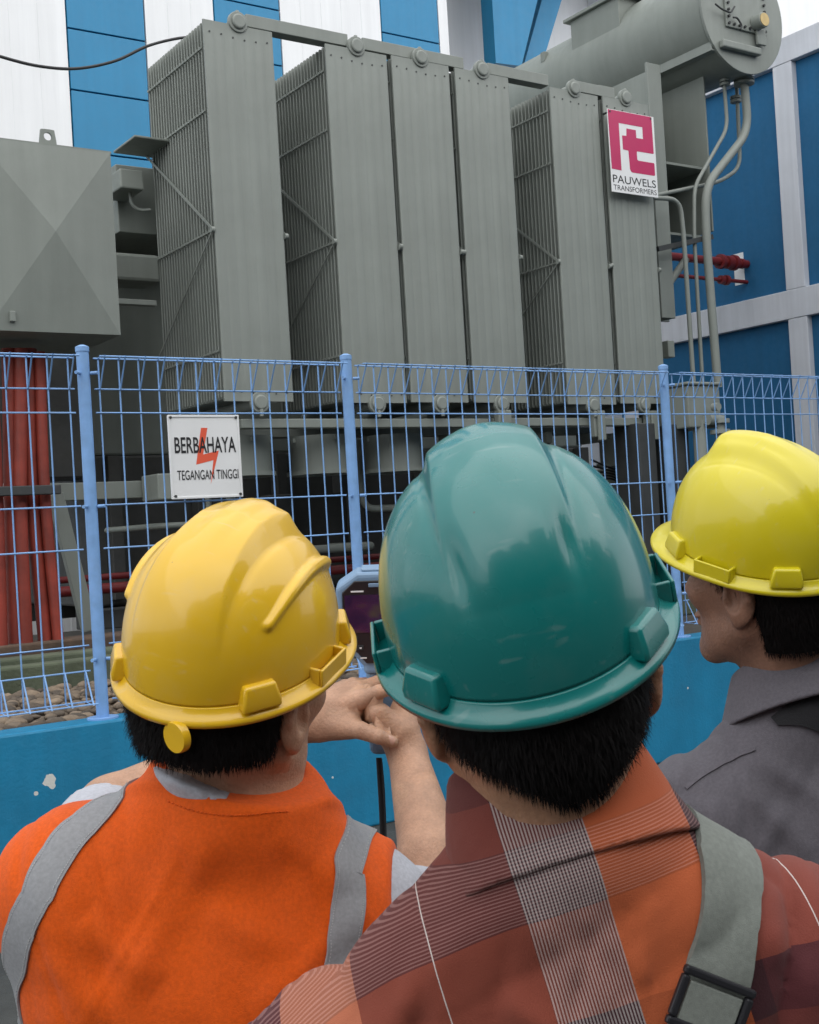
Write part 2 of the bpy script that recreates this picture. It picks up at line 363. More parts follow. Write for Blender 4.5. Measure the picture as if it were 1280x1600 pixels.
redpipe('fire_pipe', 'red pipe low in the shade under the radiators', 9.1, q3[2], 3.0, 8.4, .026, [(4.2, .045, .05)])
redpipe('fire_pipe', 'lower red pipe close to the ground under the radiators', 9.0, q4[2], 2.9, 8.3, .040, [(4.6, .065, .06)])

# building behind the viewer: seen in the gloss of the helmets
rv = thing('warehouse', 'dark tall building mirrored in the lower half of the teal hard hat', 'building', (4, -11, 0))
wm = MB().box((-22, -14, 0), (26, -10.5, 8.2))
for x, wd, h in ((-20, 6, 2.0), (-9, 4, 1.1), (-3, 5, 2.8), (4.5, 3, 1.5), (10, 7, 2.3), (20, 5, 1.2)):
    wm.box((x, -13.8, 8.0), (x+wd, -10.7, 8.2+h))
wm.build('wall', mat('dull_render', (.10, .105, .11), .9, .2, .6), rv, smooth=0)

# ------------------------------------------------------------------ overhead cable
oc = MB().tube(spline([atY(x, y, 9.8) for x, y in ((-160, 30), (-60, 68), (0, 88), (60, 103), (120, 107), (180, 95), (230, 72), (277, 60), (310, 58))]), .013, 8).build('overhead_cable', M['black'], smooth=60)
tag(oc, 'black sagging cable running to the leftmost radiator top', 'cable')

# ================================================================== TRANSFORMER
TR = thing('power_transformer', 'huge grey green power transformer with six tall cooling radiators behind the fence', 'transformer', (6, 9.5, .93))
YF = 7.65
ZT, ZB, RW = 5.12, 2.515, .53
# main tank with stiffeners, skid
MB().box((3.44, 9.59, 1.10), (8.76, 11.6, 2.30)).build('shaded_tank_base', M['base'], TR, smooth=0, bevel=.02)  # lower tank split off, its shade put into a darker colour
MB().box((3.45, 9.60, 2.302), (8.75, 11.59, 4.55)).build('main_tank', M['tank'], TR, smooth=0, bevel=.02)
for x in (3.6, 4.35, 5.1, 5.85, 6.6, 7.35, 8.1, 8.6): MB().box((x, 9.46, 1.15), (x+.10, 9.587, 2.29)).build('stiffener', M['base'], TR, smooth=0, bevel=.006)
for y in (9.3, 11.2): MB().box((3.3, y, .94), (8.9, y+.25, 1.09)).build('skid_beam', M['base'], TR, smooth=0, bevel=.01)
MB().box((1.2, 9.3, 2.12), (3.44, 9.9, 4.0)).build('shade_filler_box', M['base'], TR, smooth=0, bevel=.01)  # dark box added to fill the shaded void behind the cables

def radiator():
    """left front bottom corner at x=0; y and z already in place"""
    fp = MB()
    N_ = 22
    for i in range(1, N_):
        y = YF + i*.0455
        fp.box((0.006, y, ZB+.02), (RW-.006, y+.009, ZT-.012))
        for e in (0.0, RW):   # rounded welded edges
            fp.tube([(e if e else .004, y+.0045, ZB+.03), (e if e else .004, y+.0045, ZT-.02)], .0068, 6)
    rad = fp.build('radiator', M['fin'], TR, smooth=40)
    # fluted outermost panel
    xs, prof = [], []
    NF = 7
    for k in range(NF):
        for j in range(8):
            t = j/8; xs.append(RW*(k+t)/NF); prof.append(abs(math.sin(math.pi*t))**.22)
    xs.append(RW); prof.append(0)
    zs = [ZB, ZB+.075, ZB+.105, 3.2, 3.9, 4.5, ZT-.125, ZT-.095, ZT]; am = [0, 0, 1, 1, 1, 1, 1, 0, 0]
    V = []; F = []; n = len(xs)
    for z, a in zip(zs, am):
        for x, p in zip(xs, prof): V.append((x, YF - .0042*p*a, z))
    for r in range(len(zs)-1):
        for c in range(n-1): F.append((r*n+c, r*n+c+1, (r+1)*n+c+1, (r+1)*n+c))
    k0 = len(V); V += [(x, YF+.014, zs[0]) for x in (0, RW)] + [(x, YF+.014, zs[-1]) for x in (0, RW)]
    L_ = [r*n for r in range(len(zs))]; Rr = [r*n+n-1 for r in range(len(zs))]
    F += [tuple([k0, k0+2] + L_[::-1]), tuple([k0+3, k0+1] + Rr), tuple([k0+1, k0] + list(range(n))), tuple([k0+2, k0+3] + list(range(len(V)-4-1, len(V)-4-1-n, -1)))]
    obj('front_panel', V, F, M['fin'], rad, smooth=50, local=True)
    d = MB()
    for zz in (ZT-.088, ZB+.06):
        for k in range(6):
            x = RW*(k+.5+.0)/6
            if abs(x-RW/2) < .03: continue
            d.cyl((x, YF-.004, zz+.01*math.cos(k)), (x, YF+.01, zz+.01*math.cos(k)), .0065, 8)
    d.build('spot_weld', M['dark'], rad, smooth=0, local=True)
    for zc in (ZT+.022, ZB-.008):
        b = MB(); sg = 1 if zc > 4 else -1
        b.cyl((RW/2, YF-.012, zc), (RW/2, YF+.02, zc), .073, 28)
        b.cyl((RW/2, YF-.026, zc), (RW/2, YF-.011, zc), .050, 28)
        b.tube([(RW/2, YF-.030, zc), (RW/2, YF-.020, zc)], [.044, .054], 28)
        b.cyl((RW/2, YF+.021, zc), (RW/2, 8.72, zc), .044, 18)
        if sg > 0: b.box((RW/2-.012, YF-.01, zc+.05), (RW/2+.012, YF+.01, zc+.082))
        else: b.cyl((RW/2, YF-.02, zc-.10), (RW/2, YF-.02, zc-.05), .014, 12)
        b.build('header_boss', M['fin'], rad, smooth=40, bevel=.004, local=True)
    for e, s_ in ((-.006, -1), (RW+.006, 1)):
        for z in (4.93, 4.50, 3.68, 2.86):
            tb = MB(); tb.bar((e, YF+.03, z), (e, YF+.96, z), .006, .008)
            for i in range(21): tb.box((e-.008, YF+.042+i*.0455, z-.008), (e+.008, YF+.054+i*.0455, z+.008))
            tb.build('tie_rod', M['fin'], rad, smooth=0, local=True)
    for e in (-.018, RW+.018):
        db = MB(); db.bar((e, YF-.005, 3.68), (e, YF+1.08, 4.50), .006, .018)
        db.bar((e, YF-.005, 3.68), (e, YF+1.0, 2.97), .006, .011)
        db.cyl((e-.012, YF, 3.68), (e+.012, YF, 3.68), .02, 12)
        db.build('brace', M['fin'], rad, smooth=0, local=True)
    return rad
rad0 = radiator()
for i, x in enumerate((3.757, 4.722, 5.292, 5.885, 6.845, 7.440)):
    r = rad0 if i == 0 else copy_tree(rad0, TR)
    r.location.x = x
    if i: r.location.y = .0 + [0, .004, -.003, .002, -.004, .003][i]; r.location.z = [0, -.004, .003, .005, -.003, .008][i]
# flat bars linking the radiator tops
for x0, x1 in ((4.10, 4.93), (5.06, 5.99), (6.23, 6.86), (7.15, 7.60)):
    MB().box((x0, YF+.02, 5.135), (x1, YF+.045, 5.225)).box((x0, YF+.045, 5.135), (x1, YF+.12, 5.150)).build('link_bar', M['fin'], TR, smooth=0, bevel=.004)
# carrier under the radiators
for a_, b_ in (((3.9, YF+.05, 2.335), (6.05, YF+.16, 2.40)), ((6.10, YF+.05, 2.34), (7.72, YF+.16, 2.405)), ((3.9, 8.45, 2.335), (7.9, 8.6, 2.40))): MB().box(a_, b_).build('carrier_beam', M['tank'], TR, smooth=0, bevel=.006)
for x in (6.10, 7.10, 7.72):
    MB().box((x, YF-.02, 2.24), (x+.13, YF+.045, 2.46)).box((x+.025, YF-.045, 2.21), (x+.105, YF-.021, 2.43)).build('bracket', M['tank'], TR, smooth=0, bevel=.008)
# fan shrouds under the radiators
def fan(cx, cy, r, zt, zb):
    prof = [(r*.93, zt), (r*.93, zb+.03), (r*1.05, zb+.03), (r*1.05, zb), (r*.90, zb), (r*.88, zt-.01)]
    n = 40; V = []; F = []
    for rr, z in prof: V += [(cx+rr*math.cos(2*math.pi*k/n), cy+rr*math.sin(2*math.pi*k/n), z) for k in range(n)]
    for i in range(len(prof)):
        j = (i+1) % len(prof)
        F += [(i*n+k, i*n+(k+1) % n, j*n+(k+1) % n, j*n+k) for k in range(n)]
    f = obj('fan_shroud', V, F, M['tank'], TR, smooth=40)
    b = MB().cyl((cx, cy, zt-.12), (cx, cy, zb+.05), .07, 18)
    for k in range(6):
        a = k*math.pi/3; b.bar((cx+.06*math.cos(a), cy+.06*math.sin(a), zt-.1), (cx+r*.85*math.cos(a+.25), cy+r*.85*math.sin(a+.25), zt-.13), .09, .006, (0, .3, 1))
    b.build('fan_blades', M['dark'], f, smooth=30)
    MB().bar((cx-r, cy-.02, zt-.03), (cx+r, cy-.02, zt-.03), .03, .03).bar((cx, cy-r, zt-.03), (cx, cy+r, zt-.03), .03, .03).build('fan_bar', M['tank'], f, smooth=0)
for px in (372, 500, 612, 985):
    c = atY(px, 690, 8.15)
    fan(c[0], 8.15, .25 if px < 900 else .30, 2.31, 2.02)
# jacking column and cable loops at the right end of the tank
a0 = atY(1000, 720, 8.1); 
MB().box((a0[0]-.02, 8.1, .94), (a0[0]+.40, 8.9, 2.02)).build('end_column', M['tank'], TR, smooth=0, bevel=.01)
wl = MB()
for k in range(5):
    c = atY(972, 735+4*k, 7.95)
    wl.tube(spline([c+np.array([-.35, 0, .10-.03*k]), c+np.array([-.1, .02, .02]), c+np.array([.12, 0, -.02-.03*k]), c+np.array([.2, .05, -.25])]), .009, 6)
wl.build('wiring_loop', M['black'], TR, smooth=60)

# pipework in the shade under the radiators
for pts, r in (([(4.3, 8.75, 2.0), (4.3, 8.75, 1.45), (5.6, 8.75, 1.45), (5.6, 9.5, 1.45)], .035), ([(5.25, 8.35, 2.3), (5.25, 8.35, 1.75), (6.9, 8.35, 1.75), (6.9, 9.5, 1.75)], .028),
               ([(7.3, 8.5, 2.35), (7.3, 8.5, 1.3), (7.9, 8.5, 1.3), (7.9, 9.5, 1.3)], .045), ([(3.9, 8.3, 2.3), (3.9, 8.3, 1.7), (3.5, 8.3, 1.7), (3.5, 9.3, 1.7)], .022)):
    MB().tube(smooth_path(pts, .12), r, 12).build('coolant_pipe', M['tank'], TR, smooth=45)
for x, y, z, sx, sz in ((4.55, 8.6, 1.6, .22, .30), (6.2, 8.7, 1.25, .35, .25), (5.4, 8.9, 1.9, .18, .24), (6.75, 8.55, 2.05, .20, .22)):
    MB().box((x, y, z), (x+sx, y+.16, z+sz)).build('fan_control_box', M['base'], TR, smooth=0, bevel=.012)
for x in (4.0, 5.0, 5.56, 6.16, 7.1, 7.7):
    MB().box((x-.03, 8.2, 2.24), (x+.03, 8.5, 2.334)).build('hanger', M['tank'], TR, smooth=0, bevel=.004)

# conservator drum
CX, CZ, CRD = 9.29, 6.165, .535
def drum():
    n = 72; prof = [(0, YF+.05), (CRD+.0, YF+.05), (CRD, YF+.05), (CRD, 11.6), (0, 11.6)]
    V = []; F = []
    rows = [(CRD-.02, YF+.03), (CRD, YF+.05), (CRD, 8.6), (CRD, 9.6), (CRD, 10.6), (CRD, 11.6)]
    for rr, y in rows: V += [(CX+rr*math.cos(2*math.pi*k/n), y, CZ+rr*math.sin(2*math.pi*k/n)) for k in range(n)]
    for i in range(len(rows)-1): F += [(i*n+k, i*n+(k+1) % n, (i+1)*n+(k+1) % n, (i+1)*n+k) for k in range(n)]
    F += [tuple(range(n))[::-1], tuple((len(rows)-1)*n+k for k in range(n))]
    d = obj('conservator_drum', V, F, M['tank'], TR, smooth=40)
    e = MB().cyl((CX, YF+.0, CZ), (CX, YF+.028, CZ), CRD+.022, 72)
    ep = e.build('end_plate', M['fin'], d, smooth=40, bevel=.004)
    p0 = atY(1133, 0, YF-.02); p1 = atY(1200, 60, YF-.02)
    x0, x1, z1 = p0[0], p1[0]-.01, p1[2]
    z0 = z1 + .52; zb = z1+.02
    c = MB().box((x0, YF-.022, zb), (x1, YF-.002, z0))
    bl = MB()
    for k in range(8):
        x = x0+.03+(x1-x0-.06)*k/7
        for z in (zb+.03, z0-.03): bl.tube([(x, YF-.040, z), (x, YF-.020, z)], .013, 6)
    for k in range(1, 7):
        z = zb+.03+(z0-zb-.06)*k/7
        for x in (x0+.03, x1-.03): bl.tube([(x, YF-.040, z), (x, YF-.020, z)], .013, 6)
    c.build('inspection_cover', M['fin'], d, smooth=0, bevel=.004)
    bl.build('cover_bolt', M['dark'], d, smooth=0)
    g = atY(1180, 37, YF-.02)
    MB().cyl((g[0], YF-.13, g[2]), (g[0], YF-.022, g[2]), .070, 28).box((g[0]-.01, YF-.05, g[2]-.20), (g[0]+.11, YF-.023, g[2]-.05)).build('gauge', M['fin'], d, smooth=40, bevel=.006)
    MB().cyl((g[0], YF-.137, g[2]), (g[0], YF-.131, g[2]), .060, 28).build('gauge_dial', M['brass'], d, smooth=40)
    h0 = atY(1126, 70, YF-.02); h1 = atY(1186, 86, YF-.02)
    MB().box((h0[0], YF-.06, h1[2]-.015), (h1[0], YF-.002, h1[2]+.055)).build('level_tube', M['fin'], d, smooth=0, bevel=.012)
    for pts in (((1118, 6), (1128, 14), (1142, 20), (1148, 10)), ((1146, 27), (1152, 27), (1160, 40), (1157, 46))):
        MB().tube(smooth_path([atY(x, y, YF-.06) for x, y in pts], .03), .009, 8).build('cover_handle', M['dark'], d, smooth=60)
    a = R_(222)
    lx, lz = CX+(CRD+.02)*math.cos(a), CZ+(CRD+.02)*math.sin(a)
    MB().box((lx-.02, YF+.02, lz-.03), (lx+.30, 11.0, lz-.015)).box((lx-.022, YF+.02, lz-.03), (lx-.010, 11.0, lz+.05)).build('cradle_rail', M['fin'], d, smooth=0, bevel=.003)
    a = R_(146); nx, nz = CX+CRD*math.cos(a), CZ+CRD*math.sin(a)
    MB().box((nx-.05, 8.75, nz-.1), (nx+.25, 9.45, nz+.20)).box((nx-.09, 8.68, nz+.20), (nx+.3, 9.52, nz+.235)).build('filler_neck', M['tank'], d, smooth=0, bevel=.006)
    MB().box((nx-.03, 9.9, nz-.04), (nx+.03, 9.96, nz+.06)).build('lifting_lug', M['tank'], d, smooth=0)
drum()
# steel support of the drum
s0 = atY(1020, 250, 8.0); s1 = atY(1041, 250, 8.0); s2 = atY(1109, 250, 8.0)
zt_ = CZ-.42
MB().box((s0[0], 8.0, 3.35), (s1[0], 8.03, zt_-.06)).box((s1[0]-.03, 8.031, 3.35), (s1[0]-.005, 8.6, zt_-.08)).build('support_post', M['fin'], TR, smooth=0, bevel=.004)
bk = MB().box((s0[0], 8.63, 3.45), (s2[0], 8.66, zt_-.06)).box((s2[0]-.02, 8.0, 4.2), (s2[0], 8.629, zt_-.07))
bk.build('support_plate', M['tank'], TR, smooth=0, bevel=.004)
for y in (272, 378):
    z = atY(1075, y, 8.2)[2]; MB().box((s1[0]-.004, 8.03, z), (s2[0]-.022, 8.62, z+.022)).build('support_shelf', M['tank'], TR, smooth=0)
MB().bar(atY(1028, 389, 7.88), atY(1113, 370, 7.88), .03, .045).build('pipe_bracket', M['dark'], TR, smooth=0)
MB().cyl(atY(1020, 480, 8.1), atY(1072, 405, 8.1), .035, 14).build('support_strut', M['fin'], TR, smooth=40)
# oil pipes
def pipe(px, Y, r, rad=.14, fl=()):
    m_ = MB(); pts = [atY(x, y, Y) for x, y in px]
    m_.tube(smooth_path(pts, rad), r, 14)
    for x, y in fl:
        c = atY(x, y, Y)
        for dz in (0, .035): m_.cyl(c+np.array([0, 0, dz]), c+np.array([0, 0, dz+.024]), r*2.1+.012, 20)
    m_.build('oil_pipe', M['fin'], TR, smooth=45)
pipe([(1160, 85), (1163, 130), (1170, 205), (1102, 292), (1104, 375), (1122, 605)], 7.84, .040, .2, [(1163, 132)])
pipe([(1129, 95), (1137, 200), (1085, 292), (1085, 370), (1098, 600)], 7.90, .018, .12, [(1133, 134)])
pipe([(1150, 100), (1157, 262), (1125, 284), (1020, 306)], 8.0, .019, .14, [(1150, 160)])
pipe([(1020, 309), (1062, 311), (1068, 360), (1084, 600)], 7.80, .021, .16)
# control cabinet, valve and junction box behind the fence
c0 = atY(1074, 600, 7.35); c1 = atY(1128, 664, 7.35)
MB().box((c0[0], 7.35, c1[2]-.02), (c1[0], 7.95, c0[2]-.01)).box((c0[0]-.02, 7.33, c0[2]-.008), (c1[0]+.02, 7.97, c0[2]+.02)).build('control_cabinet', M['tank'], TR, smooth=0, bevel=.012)
v = MB(); vp = atY(1118, 655, 7.3)
v.cyl(vp+np.array([-.1, 0, 0]), vp+np.array([.06, 0, 0]), .05, 18)
for dz in (0, -.09): v.cyl(vp+np.array([.05, 0, dz]), vp+np.array([.05, 0, dz-.035]), .085, 20)
v.cyl(vp+np.array([.05, 0, .05]), vp+np.array([.05, 0, -.6]), .045, 16)
v.cyl(vp+np.array([-.04, -.02, .10]), vp+np.array([-.04, -.08, .10]), .035, 14)
v.cyl(vp+np.array([-.09, .1, -.95]), vp+np.array([-.09, .1, .0]), .06, 16)
v.build('drain_valve', M['fin'], TR, smooth=40)
MB().box((vp[0]-.30, 7.5, .94), (vp[0]-.12, 7.9, vp[2]-.02)).box((vp[0]-.62, 7.6, .94), (vp[0]-.42, 7.9, vp[2]+.0)).build('cabinet_stand', M['dark'], TR, smooth=0, bevel=.01)
j = atY(1042, 547, 7.9)
MB().box((j[0]-.03, 7.85, j[2]-.07), (j[0]+.05, 7.95, j[2]+.08)).build('junction_box', M['tank'], TR, smooth=0, bevel=.006)

# cable termination box at the left: four sided shallow pyramid face
X0, X1, Z0, Z1, YC = 2.195, 3.045, 2.937, 4.117, 7.65
def cable_box():
    ax, az = 2.632, 3.56
    V = [(X0, YC, Z0), (X1, YC, Z0), (X1, YC, Z1), (X0, YC, Z1), (ax, YC-.07, az),
         (X0, YC+.85, Z0), (X1, YC+.85, Z0), (X1, YC+.85, Z1), (X0, YC+.85, Z1)]
    F = [(0, 1, 4), (1, 2, 4), (2, 3, 4), (3, 0, 4), (1, 6, 7, 2), (5, 0, 3, 8), (3, 2, 7, 8), (0, 5, 6, 1), (6, 5, 8, 7)]
    cb = obj('cable_box', V, F, M['tank'], TR, smooth=0)
    MB().box((X0-.008, YC+.004, Z1-.0), (X1+.008, YC+.86, Z1+.012)).build('lid', M['tank'], cb, smooth=0)
    lg = atY(75, 215, YC+.03)
    sx = [(-.055, 0), (.055, 0), (.04, .10), (-.04, .10)]
    n = 16; ring = [(.026*math.cos(2*math.pi*k/n), .055+.026*math.sin(2*math.pi*k/n)) for k in range(n)]
    # lug plate with a hole: quads between the outline and the hole
    out = []
    for k in range(n):
        a = 2*math.pi*k/n; c_, s_ = math.cos(a), math.sin(a); t = 1e9
        for (nx, nz, dd) in ((0, 1, .045), (0, -1, .055), (1, .15, .049), (-1, .15, .049)):
            q = nx*c_+nz*s_
            if q > 1e-6: t = min(t, dd/q)
        out.append((t*c_, .055+t*s_))
    V = []; F = []
    for yy in (0, .02):
        V += [(lg[0]+p[0], YC+.03+yy, Z1+.012+p[1]) for p in out] + [(lg[0]+p[0], YC+.03+yy, Z1+.012+p[1]) for p in ring]
    for k in range(n):
        k2 = (k+1) % n
        F += [(k, k2, n+k2, n+k), (2*n+k, 3*n+k, 3*n+k2, 2*n+k2), (k, 2*n+k, 2*n+k2, k2), (n+k, n+k2, 3*n+k2, 3*n+k)]
    obj('lifting_lug', V, F, M['tank'], cb, smooth=0)
    lt = atY(19, 494, YC-.01)
    MB().box((lt[0]-.018, YC-.03, lt[2]-.035), (lt[0]+.018, YC-.002, lt[2]+.03)).build('latch', M['tank'], cb, smooth=0, bevel=.005)
cable_box()
# gear between the cable box and the first radiator
t0 = atY(210, 210, 8.30); tf = atX(177, 239, t0[0])
MB().box((t0[0], 8.30, t0[2]-.018), (t0[0]+.9, tf[1], t0[2])).build('turret_lid', M['tank'], TR, smooth=0, bevel=.006)
t2 = atY(183, 300, 8.85); t3 = atY(200, 363, 8.85)
MB().box((t2[0], 8.85, t3[2]), (t2[0]+.9, 9.55, t0[2]-.051)).build('turret', M['tank'], TR, smooth=0, bevel=.006)
b0 = atY(187, 262, 8.5); b1 = atY(226, 297, 8.5)
MB().box((b0[0], 8.5, b1[2]), (b1[0], 8.86, b0[2])).build('relay_box', M['tank'], TR, smooth=0, bevel=.012)
MB().tube(spline([atY(203, 299, 8.6), atY(206, 318, 8.6), atY(218, 328, 8.6), atY(235, 328, 8.6)]), .012, 8).build('relay_cable', M['fin'], TR, smooth=60)
d0 = atY(205, 395, 8.6); d1 = atY(233, 440, 8.6)
MB().box((d0[0]-.15, 8.6, d1[2]), (d1[0]+.1, 8.9, d0[2])).build('terminal_box', M['tank'], TR, smooth=0, bevel=.025)
e0 = atY(186, 466, 8.3); e1 = atY(235, 477, 8.3)
MB().box((e0[0]-.1, 8.3, e1[2]), (e1[0]+.05, 8.36, e0[2])).build('cross_bar', M['fin'], TR, smooth=0, bevel=.004)

# ------------------------------------------------------------------ red cables under the box and their stand
CB = [((-16, 540), (-6, 780), (2, 1022), .045, 'red cable at the left edge of the photo, partly cut off'),
      ((14, 545), (18, 780), (26, 1020), .047, 'dark red cable, second from the left, dropping into the pebbles'),
      ((33, 545), (32, 780), (42, 1022), .042, 'red cable in the middle of the bundle below the cable box'),
      ((46, 545), (50, 770), (72, 1024), .046, 'bright orange red cable leaning right, fourth of the bundle'),
      ((62, 550), (70, 770), (92, 1018), .036, 'red cable nearest the first blue fence post')]
for i, (a, b, c, r, lab) in enumerate(CB):
    y = 7.96 + .05*(i % 2)
    pts = [atY(*a, y), atY(*b, y), atY(*c, y)]; pts[2][2] = 1.0
    o = MB().tube(spline(pts, 10), r, 16).build('power_cable', M['redcable'], smooth=60)
    tag(o, lab, 'cable', 'red cables under the cable box')
cs = thing('cable_stand', 'dark steel stand clamping the red cables behind the fence', 'cable stand', (3, 8.3, .94))
k0, k1 = atY(-40, 772, 8.12), atY(74, 768, 8.12)
cl = MB().box((k0[0], 7.84, k0[2]-.03), (k1[0], 7.90, k0[2]+.03)).box((k0[0], 8.07, k0[2]-.03), (k1[0], 8.13, k0[2]+.03))
cl.build('clamp_bar', M['dark'], cs, smooth=0, bevel=.006)
g0, g1 = atY(66, 772, 8.3), atY(246, 772, 8.3)
MB().box((g0[0], 8.3, g0[2]-.05), (g1[0], 8.42, g0[2]+.07)).build('beam', M['tank'], cs, smooth=0, bevel=.005)
MB().bar(atY(86, 772, 8.27), atY(140, 985, 8.27), .06, .10).build('strut', M['tank'], cs, smooth=0, bevel=.004)
MB().box((g1[0]-.12, 8.0, g0[2]-.08), (g1[0]+.0, 8.29, g0[2]+.10)).build('end_block', M['tank'], cs, smooth=0, bevel=.01)

# ================================================================== LOW WALL, FENCE, SIGNS
WY = 5.707; WZ = .765
lw = MB().box((-8, WY, 0), (12.4, WY+.19, WZ)).build('low_wall', M['plinth'], smooth=0, bevel=.012)
tag(lw, 'low wall painted bright blue carrying the mesh fence', 'wall')
def chips():
    m_ = M['plinth']; t = m_.node_tree; N = t.nodes; L = t.links; b = N['Principled BSDF']
    tc = N.new('ShaderNodeTexCoord'); nz = N.new('ShaderNodeTexNoise'); nz.inputs['Scale'].default_value = 26; nz.inputs['Detail'].default_value = 3
    L.new(tc.outputs['Object'], nz.inputs['Vector'])
    src = b.inputs['Base Color'].links[0].from_socket; acc = None
    spots = [(78, 1222, .030), (82, 1228, .018), (57, 1240, .012), (695, 1178, .010), (686, 1184, .007), (1075, 1075, .008), (520, 1215, .006), (90, 1132, .008)]
    for px, py, r in spots:
        p = atY(px, py, WY); d = N.new('ShaderNodeVectorMath'); d.operation = 'DISTANCE'; d.inputs[1].default_value = tuple(p)
        L.new(tc.outputs['Object'], d.inputs[0])
        a = N.new('ShaderNodeMath'); a.operation = 'MULTIPLY_ADD'; a.inputs[1].default_value = -r*2.2; L.new(nz.outputs['Fac'], a.inputs[0]); a.inputs[2].default_value = r*1.1
        s_ = N.new('ShaderNodeMath'); s_.operation = 'ADD'; L.new(d.outputs['Value'], s_.inputs[0]); L.new(a.outputs[0], s_.inputs[1])
        c = N.new('ShaderNodeMath'); c.operation = 'LESS_THAN'; c.inputs[1].default_value = r; L.new(s_.outputs[0], c.inputs[0])
        if acc is None: acc = c.outputs[0]
        else:
            q = N.new('ShaderNodeMath'); q.operation = 'MAXIMUM'; L.new(acc, q.inputs[0]); L.new(c.outputs[0], q.inputs[1]); acc = q.outputs[0]
    x = N.new('ShaderNodeMix'); x.data_type = 'RGBA'; x.inputs[7].default_value = (.62, .62, .58, 1)
    L.new(acc, x.inputs[0]); L.new(src, x.inputs[6]); L.new(x.outputs[2], b.inputs['Base Color'])
chips()

FY = 5.80
FE = thing('mesh_fence', 'light blue welded wire mesh fence with round posts on the low wall', 'fence', (4, FY, WZ))
PX = (-.33, 2.11, 3.592, 6.035, 8.47)
def post():
    m_ = MB().cyl((0, FY, WZ+.008), (0, FY, 2.53), .030, 24)
    p = m_.build('post', M['fence'], FE, smooth=50)
    MB().tube([(0, FY, 2.525), (0, FY, 2.548), (0, FY, 2.550), (0, FY, 2.558)], [.033, .033, .030, .012], 24).build('post_cap', M['fence'], p, smooth=25, local=True)
    MB().cyl((0, FY, WZ), (0, FY, WZ+.008), .075, 24).build('base_plate', M['fence'], p, smooth=40, local=True)
    for z in (2.42, 1.78, 1.05):
        for sx_ in (1, -1): MB().cyl((.028*sx_, FY-.02, z), (.053*sx_, FY-.045, z), .0085, 10).build('post_clip', M['fence'], p, smooth=40, local=True)
    return p
p0 = post()
for i, x in enumerate(PX):
    q = p0 if i == 0 else copy_tree(p0, FE)
    q.location.x = x
zA, zB = 2.345, 2.497        # fold joint, top
zA2, zB2 = 1.00, .845
RAILS = (2.231, 1.785, 1.577, 1.120)
def panel(x0, x1):
    m_ = MB(); r = .0040
    n = int(round((x1-x0)/.099)); yb = FY; yf = FY-.095
    for k in range(n):
        x = x0 + .045 + (x1-x0-.09)*k/(n-1) + random.uniform(-.002, .002)
        j = random.uniform(-.002, .002)
        m_.tube([(x+j, yf+.003, zA), (x, yf-.075*0, zA+.0)], r, 6) if False else None
        pts = [(x, yb-.01, zA2), (x, yf-.0, zB2), (x, yb, zB2+.006), (x, yb, zA2), (x+j, yb, 1.5), (x, yb, zA), (x, yb, zB), (x, yf, zB+.002), (x, yb-.008, zA)]
        m_.tube(pts, r, 6)
    for y, z in [(yb-.004, z) for z in RAILS] + [(yb-.005, zA), (yb-.005, zB-.003), (yf+.002, zB-.004), (yb-.005, zA2), (yb-.005, zB2+.01), (yf+.003, zB2+.005)]:
        m_.tube([(x0+.02, y, z), ((x0+x1)/2, y+.002, z+random.uniform(-.003, .001)), (x1-.02, y, z)], .0042, 6)
    return m_.build('mesh_panel', M['fence'], FE, smooth=60)
for a, b in zip(PX[:-1], PX[1:]): panel(a+.03, b-.03)

# lettering
def text_mesh(body, size, width, origin, u, vdir, n, mname, parent, name='lettering', bold=0.0, depth=.0012):
    cu = bpy.data.curves.new('lettering', 'FONT'); cu.body = body; cu.size = 1; cu.offset = bold; cu.resolution_u = 4
    tmp = bpy.data.objects.new('lettering_source', cu); COL.objects.link(tmp)
    dg = bpy.context.evaluated_depsgraph_get(); me = tmp.evaluated_get(dg).to_mesh()
    V = np.array([v.co[:] for v in me.vertices]); F = [list(p.vertices) for p in me.polygons]
    tmp.evaluated_get(dg).to_mesh_clear(); bpy.data.objects.remove(tmp); bpy.data.curves.remove(cu)
    lo, hi = V.min(0), V.max(0); V = V-lo; V[:, 0] *= width/(hi[0]-lo[0]); V[:, 1] *= size/(hi[1]-lo[1])
    o, u, vdir, n = [np.array(q, float) for q in (origin, u, vdir, n)]
    W = o + V[:, :1]*u + V[:, 1:2]*vdir + n*depth
    return obj(name, W, F, M[mname], parent, smooth=0)
# danger sign wired to the fence
SY = FY-.022
s_tl, s_tr, s_br, s_bl = [atY(x, y, SY) for x, y in ((261, 649.5), (371, 648), (378, 777), (266, 780))]
sx0, sx1 = (s_tl[0]+s_bl[0])/2, (s_tr[0]+s_br[0])/2; sz1, sz0 = (s_tl[2]+s_tr[2])/2, (s_bl[2]+s_br[2])/2
sw, shh = sx1-sx0, sz1-sz0
DS = thing('danger_sign', 'white high voltage warning sign with a red bolt hanging on the blue fence', 'sign', (sx0, SY, sz0))
MB().box((sx0, SY-.012, sz0), (sx1, SY, sz1)).build('sign_plate', M['signwhite'], DS, smooth=0, bevel=.006)
rim = MB()
for a, b in (((sx0, sz0), (sx1, sz0+.012)), ((sx0, sz1-.012), (sx1, sz1)), ((sx0, sz0+.012), (sx0+.012, sz1-.012)), ((sx1-.012, sz0+.012), (sx1, sz1-.012))):
    rim.box((a[0], SY-.0165, a[1]), (b[0], SY-.0118, b[1]))
rim.build('sign_rim', M['signwhite'], DS, smooth=0, bevel=.002)
U, Vv, Nn = (1, 0, 0), (0, 0, 1), (0, -1, 0)
def sp2(u, v): return (sx0+u*sw, SY-.012, sz1-v*shh)
